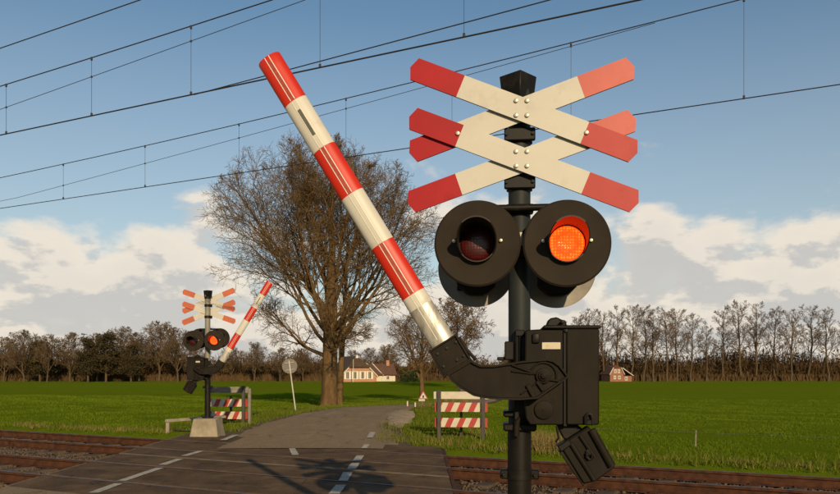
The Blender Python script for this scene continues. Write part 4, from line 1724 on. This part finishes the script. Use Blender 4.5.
# undergrowth: one mass of thin brown stems
def brush():
    rg = np.random.default_rng(12)
    n = 170000
    X = rg.uniform(-150, 150, n)
    Y = rg.uniform(133, 152, n)
    px = 420 + X / Y * F
    hmax = np.interp(px, [-60, 90, 180, 230, 330, 430, 470, 540, 600, 700, 900], [5.6, 5.8, 5.0, 4.2, 4.0, 4.0, 4.2, 4.6, 4.9, 5.1, 5.1])
    hmax = hmax * (1 + .26 * np.sin(X * .35) * np.sin(X * .13 + 1) + .16 * np.sin(X * 1.1 + 2) + .10 * np.sin(X * 2.7))
    h = hmax * rg.beta(1.7, 1.7, n) * 1.25
    z0 = ground_z(X, Y) - .1
    zb = z0 + rg.uniform(0, .6, n) * h
    w = rg.uniform(.025, .10, n)
    dx = rg.normal(0, .55, n) * (.5 + .2 * h)
    dy = rg.normal(0, .4, n)
    an = rg.uniform(-.9, .9, n)
    V = np.stack([np.stack([X - w * np.cos(an), Y - w * np.sin(an), zb], 1), np.stack([X + w * np.cos(an), Y + w * np.sin(an), zb], 1), np.stack([X + dx, Y + dy, z0 + h], 1)], 1)
    # the larger half: short twigs in every direction
    q = rg.uniform(0, 1, n) < .72
    Pm = np.stack([X, Y, z0 + h * rg.uniform(.0, 1.0, n) ** .8], 1)
    D1 = rg.normal(0, 1, (n, 3)) * np.array([.55, .4, .55])
    D2 = rg.normal(0, .07, (n, 3))
    V[q] = np.stack([Pm - D1 * .5 - D2, Pm - D1 * .5 + D2, Pm + D1 * .5], 1)[q]
    npobj('undergrowth', V.reshape(-1, 3), np.arange(n * 3).reshape(-1, 3), M['brush'], kind='stuff')
    n = 22000
    X = rg.uniform(-150, 150, n)
    Y = rg.uniform(131, 134, n)
    z0 = ground_z(X, Y) - .05
    h = rg.uniform(.3, 1.5, n)
    w = rg.uniform(.08, .25, n)
    V = np.stack([np.stack([X - w, Y, z0], 1), np.stack([X + w, Y + .05, z0], 1), np.stack([X + rg.normal(0, .3, n), Y, z0 + h], 1)], 1)
    npobj('undergrowth', V.reshape(-1, 3), np.arange(n * 3).reshape(-1, 3), M['brush'], kind='stuff')


brush()

# ------------------------------------------------------------------ farm and house
HM = {
    'brick': mat('pink_brick_wall', (.46, .22, .125), .85, var=.18, scale=3),
    'thatch': mat('brown_roof', (.085, .050, .028), .95, var=.35, scale=2.5, bump=.03),
    'tile': mat('red_brown_tiles', (.12, .058, .036), .9, var=.3, scale=3, bump=.02),
    'white': mat('white_painted_wood', (.72, .66, .54), .6, var=.08, scale=3),
    'pane': mat('dark_window_pane', (.02, .022, .025), .12, spec=.6),
    'render': mat('white_rendered_wall', (.66, .59, .45), .8, var=.1, scale=2),
    'wallred': mat('red_brick_wall', (.30, .13, .08), .9, var=.25, scale=3),
}


def window(parent, x, z, w, h, y, shutters=False):
    bm = bmesh.new()
    for a, b, ww, hh in ((x - w / 2, z, .09, h), (x + w / 2, z, .09, h), (x, z, .06, h)):
        box(bm, (a, y - .03, b), (ww, .08, hh), 0)
    for zz in (z - h / 2, z + h / 2):
        box(bm, (x, y - .032, zz), (w + .12, .086, .09), 0)
    fr = obj('window', bm, HM['white'], parent, smooth=None)
    bm = bmesh.new()
    box(bm, (x, y + .02, z), (w, .06, h), 0)
    obj('pane', bm, HM['pane'], fr, smooth=None)
    if shutters:
        for sx in (-1, 1):
            bm = bmesh.new()
            box(bm, (x + sx * (w / 2 + .05 + shutters / 2), y - .04, z), (shutters, .06, h + .1), .01)
            obj('shutter', bm, HM['white'], fr, smooth=None)


def slab(name, quad, th, m, parent):
    """a roof plane with thickness from four corners"""
    bm = bmesh.new()
    q = [Vector(p) for p in quad]
    n = (q[1] - q[0]).cross(q[2] - q[0]).normalized()
    if n.z < 0: n = -n
    a = [bm.verts.new(p) for p in q]
    b = [bm.verts.new(p + n * th) for p in q]
    bm.faces.new(a[::-1]); bm.faces.new(b)
    k = len(q)
    for i in range(k):
        bm.faces.new((a[i], a[(i + 1) % k], b[(i + 1) % k], b[i]))
    return obj(name, bm, m, parent, smooth=None)


def farmhouse():
    Yf = 126.0
    p = at(359, 380, Yf)
    h = thing('farmhouse', 'low farmhouse with pink brick front, white shutters and big brown roof', 'house', (p.x, Yf, float(ground_z(p.x, Yf)) - .05), R(20))
    h.scale = (1.0, 1.0, 1.06)
    w, ez, rz, D = 3.05, 1.0, 3.95, 9.0
    # front wall: low eaves, cut-off gable
    bm = bmesh.new()
    prism(bm, [(-w, 0), (w, 0), (w, ez), (w - 1.15, 2.2), (-w + 1.15, 2.2), (-w, ez)], 0, .3, 0)
    obj('front_wall', bm, HM['brick'], h, smooth=None)
    for sx in (-1, 1):
        bm = bmesh.new()
        box(bm, (sx * (w - .15), .3 + D / 2, ez / 2), (.3, D, ez), 0)
        obj('side_wall', bm, HM['render'], h, smooth=None)
    bm = bmesh.new()
    prism(bm, [(-w, 0), (w, 0), (w, ez), (0, rz - .1), (-w, ez)], D + .3, D + .6, 0)
    obj('back_wall', bm, HM['brick'], h, smooth=None)
    # roof: two long planes and the hip above the front
    yf, yr = -.15, 1.6
    s = (rz - ez) / w
    eb = ez - .28 * s * .0
    zq = 2.2 + .05
    xq = w - (zq - ez) / s
    for sx in (-1, 1):
        slab('roof', [(sx * (w + .25), yf, ez - .25 * s), (sx * xq, yf, zq), (0, yr, rz), (0, D + .8, rz), (sx * (w + .25), D + .8, ez - .25 * s)], .22, HM['thatch'], h)
    slab('roof', [(-xq - .05, yf, zq - .03), (xq + .05, yf, zq - .03), (0, yr + .03, rz)], .22, HM['thatch'], h)
    # white bargeboards on the slanting gable edges
    for sx in (-1, 1):
        bm = bmesh.new()
        tube(bm, [(sx * (w + .22), yf - .06, ez - .2 * s), (sx * xq, yf - .06, zq + .02)], .09, 6)
        obj('bargeboard', bm, HM['white'], h)
    bm = bmesh.new()
    prism(bm, [(-.32, rz - .28), (.32, rz - .28), (0, rz + .42)], yr - .45, yr + .4, 0)
    obj('ridge_gable', bm, HM['white'], h, smooth=None)
    for x in (-1.95, -.68, .62, 1.85):
        window(h, x, 1.08, .52, 1.15, 0, .26)
    # side wing with white wall
    wx, wy = w + .15, 4.2
    bm = bmesh.new()
    box(bm, (wx + 2.0, wy, .55), (3.9, 3.4, 1.1), 0)
    obj('wing_wall', bm, HM['render'], h, smooth=None)
    for sy in (-1, 1):
        slab('wing_roof', [(wx - .6, wy + sy * 1.95, 1.0), (wx + 4.15, wy + sy * 1.95, 1.0), (wx + 4.15, wy, 2.75), (wx - .6, wy, 2.75)], .18, HM['tile'], h)
    bm = bmesh.new()
    prism(bm, [(wx + 3.2, 0), (wx + 3.2, 0), (wx + 3.2, 0)], 0, .1, 0) if False else None
    box(bm, (wx + 3.0, wy - .2, 2.95), (.55, .55, 1.0), .02)
    obj('chimney', bm, HM['brick'], h, smooth=None)
    bm = bmesh.new()
    tube(bm, [(wx + .15, wy - 2.05, 1.02), (wx + .15 - .9, wy - .1, 2.95)], .11, 6)
    tube(bm, [(wx + 1.7, wy - 2.08, 1.02), (wx + .3, wy - .2, 2.92)], .07, 6)
    obj('gutter_board', bm, HM['white'], h)
    window(h, wx + 2.6, .62, .5, .6, wy - 1.7)
    # flagpole in front
    fx = at(353.6, 380, Yf - 2)
    f = thing('flagpole', 'thin white flagpole in front of the low farmhouse', 'flagpole', (fx.x, Yf - 2.5, float(ground_z(fx.x, Yf - 2.5))))
    bm = bmesh.new()
    tube(bm, [(0, 0, 0), (0, 0, 3.6)], [.045, .03], 8)
    obj('pole', bm, HM['white'], f)
    bm = bmesh.new()
    cyl(bm, (0, 0), .06, 3.6, 3.68, 10, 0, .01, axis='Z')
    obj('finial', bm, HM['white'], f)


farmhouse()


def red_house():
    Yf = 128.0
    p = at(618.5, 382.5, Yf)
    h = thing('brick_house', 'small red brick house with white trim among the bare trees on the right', 'house', (p.x, Yf, float(ground_z(p.x, Yf)) - .05), R(14))
    w, ez, rz, D = 1.25, 1.35, 2.75, 3.0
    bm = bmesh.new()
    prism(bm, [(-w - .3, 0), (w - .3, 0), (w - .3, ez), (w * .55 - .3, 2.35), (-w * .55 - .3, 2.35), (-w - .3, ez)], 0, .2, 0)
    obj('front_wall', bm, HM['wallred'], h, smooth=None)
    for sx in (-1, 1):
        bm = bmesh.new()
        box(bm, (sx * (w - .1) - .3, .2 + D / 2, ez / 2), (.2, D, ez), 0)
        obj('side_wall', bm, HM['wallred'], h, smooth=None)
    for sx in (-1, 1):
        slab('roof', [(sx * (w + .15) - .3, -.12, ez - .15), (sx * w * .56 - .3, -.12, 2.38), (-.3, .5, rz), (-.3, D + .4, rz), (sx * (w + .15) - .3, D + .4, ez - .15)], .12, HM['tile'], h)
    slab('roof', [(-w * .6 - .3, -.12, 2.36), (w * .6 - .3, -.12, 2.36), (-.3, .52, rz)], .12, HM['tile'], h)
    for sx in (-1, 1):
        bm = bmesh.new()
        tube(bm, [(sx * (w + .13) - .3, -.16, ez - .12), (sx * w * .56 - .3, -.16, 2.42)], .06, 6)
        obj('bargeboard', bm, HM['white'], h)
    for x, z in ((-.72, .75), (.12, .75), (-.62, 1.78), (.02, 1.78)):
        window(h, x, z, .34, .5, 0)
    bm = bmesh.new()
    box(bm, (1.75, 1.0, .5), (1.6, 1.6, 1.0), 0)
    obj('annex_wall', bm, HM['wallred'], h, smooth=None)
    slab('annex_roof', [(.72, .05, 2.25), (2.75, .05, .95), (2.75, 2.0, .95), (.72, 2.0, 2.25)], .1, HM['tile'], h)
    bm = bmesh.new()
    tube(bm, [(.75, .0, 2.36), (2.78, .0, 1.04)], .07, 6)
    obj('annex_bargeboard', bm, HM['white'], h)
    window(h, 1.5, .55, .4, .5, .2)
    bm = bmesh.new()
    box(bm, (-.1, 1.6, rz + .2), (.35, .35, .7), .01)
    obj('chimney', bm, HM['wallred'], h, smooth=None)


red_house()

# hedge beside the farm
rg = np.random.default_rng(77)
n = 4200
Yh = 124.0
hp0, hp1 = at(401, 381, Yh), at(419, 381, Yh)
hx = rg.uniform(hp0.x, hp1.x, n); hy = rg.uniform(Yh - .9, Yh + .9, n)
hz = float(ground_z(hp0.x, Yh)) + rg.uniform(0, 1.9, n) ** .9
D1 = rg.normal(0, .11, (n, 3)); D2 = rg.normal(0, .11, (n, 3))
P = np.stack([hx, hy, hz], 1)
hd = npobj('hedge', np.stack([P + D1, P + D2, P - D1 - D2], 1).reshape(-1, 3), np.arange(n * 3).reshape(-1, 3), M['hedge'])
tag(hd, 'clipped dark green hedge right of the low farmhouse', 'hedge')

# ------------------------------------------------------------------ grass
def blades(name, X, Y, h, w, material, rg, lean=.35):
    n = len(X)
    z = ground_z(X, Y) - .01
    a = rg.uniform(0, 6.28, n)
    lx, ly = rg.normal(0, lean, n) * h, rg.normal(0, lean, n) * h
    V = np.stack([np.stack([X - w * np.cos(a), Y - w * np.sin(a), z], 1), np.stack([X + w * np.cos(a), Y + w * np.sin(a), z], 1), np.stack([X + lx, Y + ly, z + h], 1)], 1)
    return npobj(name, V.reshape(-1, 3), np.arange(n * 3).reshape(-1, 3), material, kind='stuff')


def grass():
    rg = np.random.default_rng(9)

    def free(X, Y, margin=0.0):
        d, yb = path_dist(X, Y)
        half = np.interp(Y, [13, 17, 21, 30, 60], [1.95, 1.75, 1.68, 1.55, 1.55]) + margin
        soil = (X > -6.2) & (X < -4.2) & (Y < 18.9 - .3 * (X + 5) + .1 * np.sin(X * 9))
        sand = ((X + .6) / .5) ** 2 + ((Y - 25) / 4.2) ** 2 < 1
        return (Y + K * X > 15.62) & (d > half) & ~soil & ~sand & (np.abs(X) < .58 * Y + 1)
    # field: short blades, denser nearby
    n = 330000
    Y = 9.5 + 50 * rg.uniform(0, 1, n) ** 1.5
    X = rg.uniform(-1, 1, n) * (.58 * Y + 1)
    k = free(X, Y, .35)
    X, Y = X[k], Y[k]
    clump = .75 + .5 * np.sin(X * 1.7 + np.sin(Y * 1.3)) * np.sin(Y * 1.1)
    h = rg.uniform(.03, .075, len(X)) * clump
    blades('field_grass', X, Y, h, rg.uniform(.006, .014, len(X)) * (Y / 22), M['blade'], rg)
    # verges: longer, yellower
    n = 150000
    Y = 9.5 + 30 * rg.uniform(0, 1, n) ** 1.3
    X = rg.uniform(-1, 1, n) * (.58 * Y + 1)
    d, yb = path_dist(X, Y)
    t0 = Y + K * X
    near = np.maximum(1 - (d - 1.6) / 3.2, 0) * .9 + np.maximum(1 - (t0 - 15.9) / 1.8, 0) * .5
    k = free(X, Y) & (rg.uniform(0, 1, n) < near * .8)
    X, Y = X[k], Y[k]
    X = X + rg.normal(0, .06, len(X))
    blades('verge_grass', X, Y, rg.gamma(3.0, .024, len(X)) + .03, rg.uniform(.006, .014, len(X)), M['verge_blade'], rg, .4)
    # tufts on the left edge of the road, a straggly bank on the right, straw along the track
    X, Y, H = [], [], []
    spots = []
    for _ in range(70):
        spots.append((rg.uniform(2.2, 3.3), rg.uniform(14.8, 16.6), .32, 38))
    for _ in range(80):
        x = rg.uniform(1.5, 11)
        spots.append((x, 15.75 - K * x + rg.uniform(0, .5), .10, 14))
    for _ in range(40):
        x = rg.uniform(-12, -6)
        spots.append((x, 15.8 - K * x + rg.uniform(0, .4), .12, 16))
    for _ in range(30):
        spots.append((rg.uniform(-.3, 2.2), rg.uniform(29, 36), .32, 30))
    for _ in range(16):
        spots.append((rg.uniform(.2, 2.2), rg.uniform(15.3, 20), .16, 16))
    for x, y, hh, m in spots:
        X += list(x + rg.normal(0, .10, m)); Y += list(y + rg.normal(0, .10, m)); H += list(hh * rg.uniform(.4, 1.25, m))
    X, Y, H = np.array(X), np.array(Y), np.array(H)
    k = free(X, Y)
    blades('dry_grass', X[k], Y[k], H[k], rg.uniform(.005, .010, k.sum()), M['straw'], rg, .28)


grass()
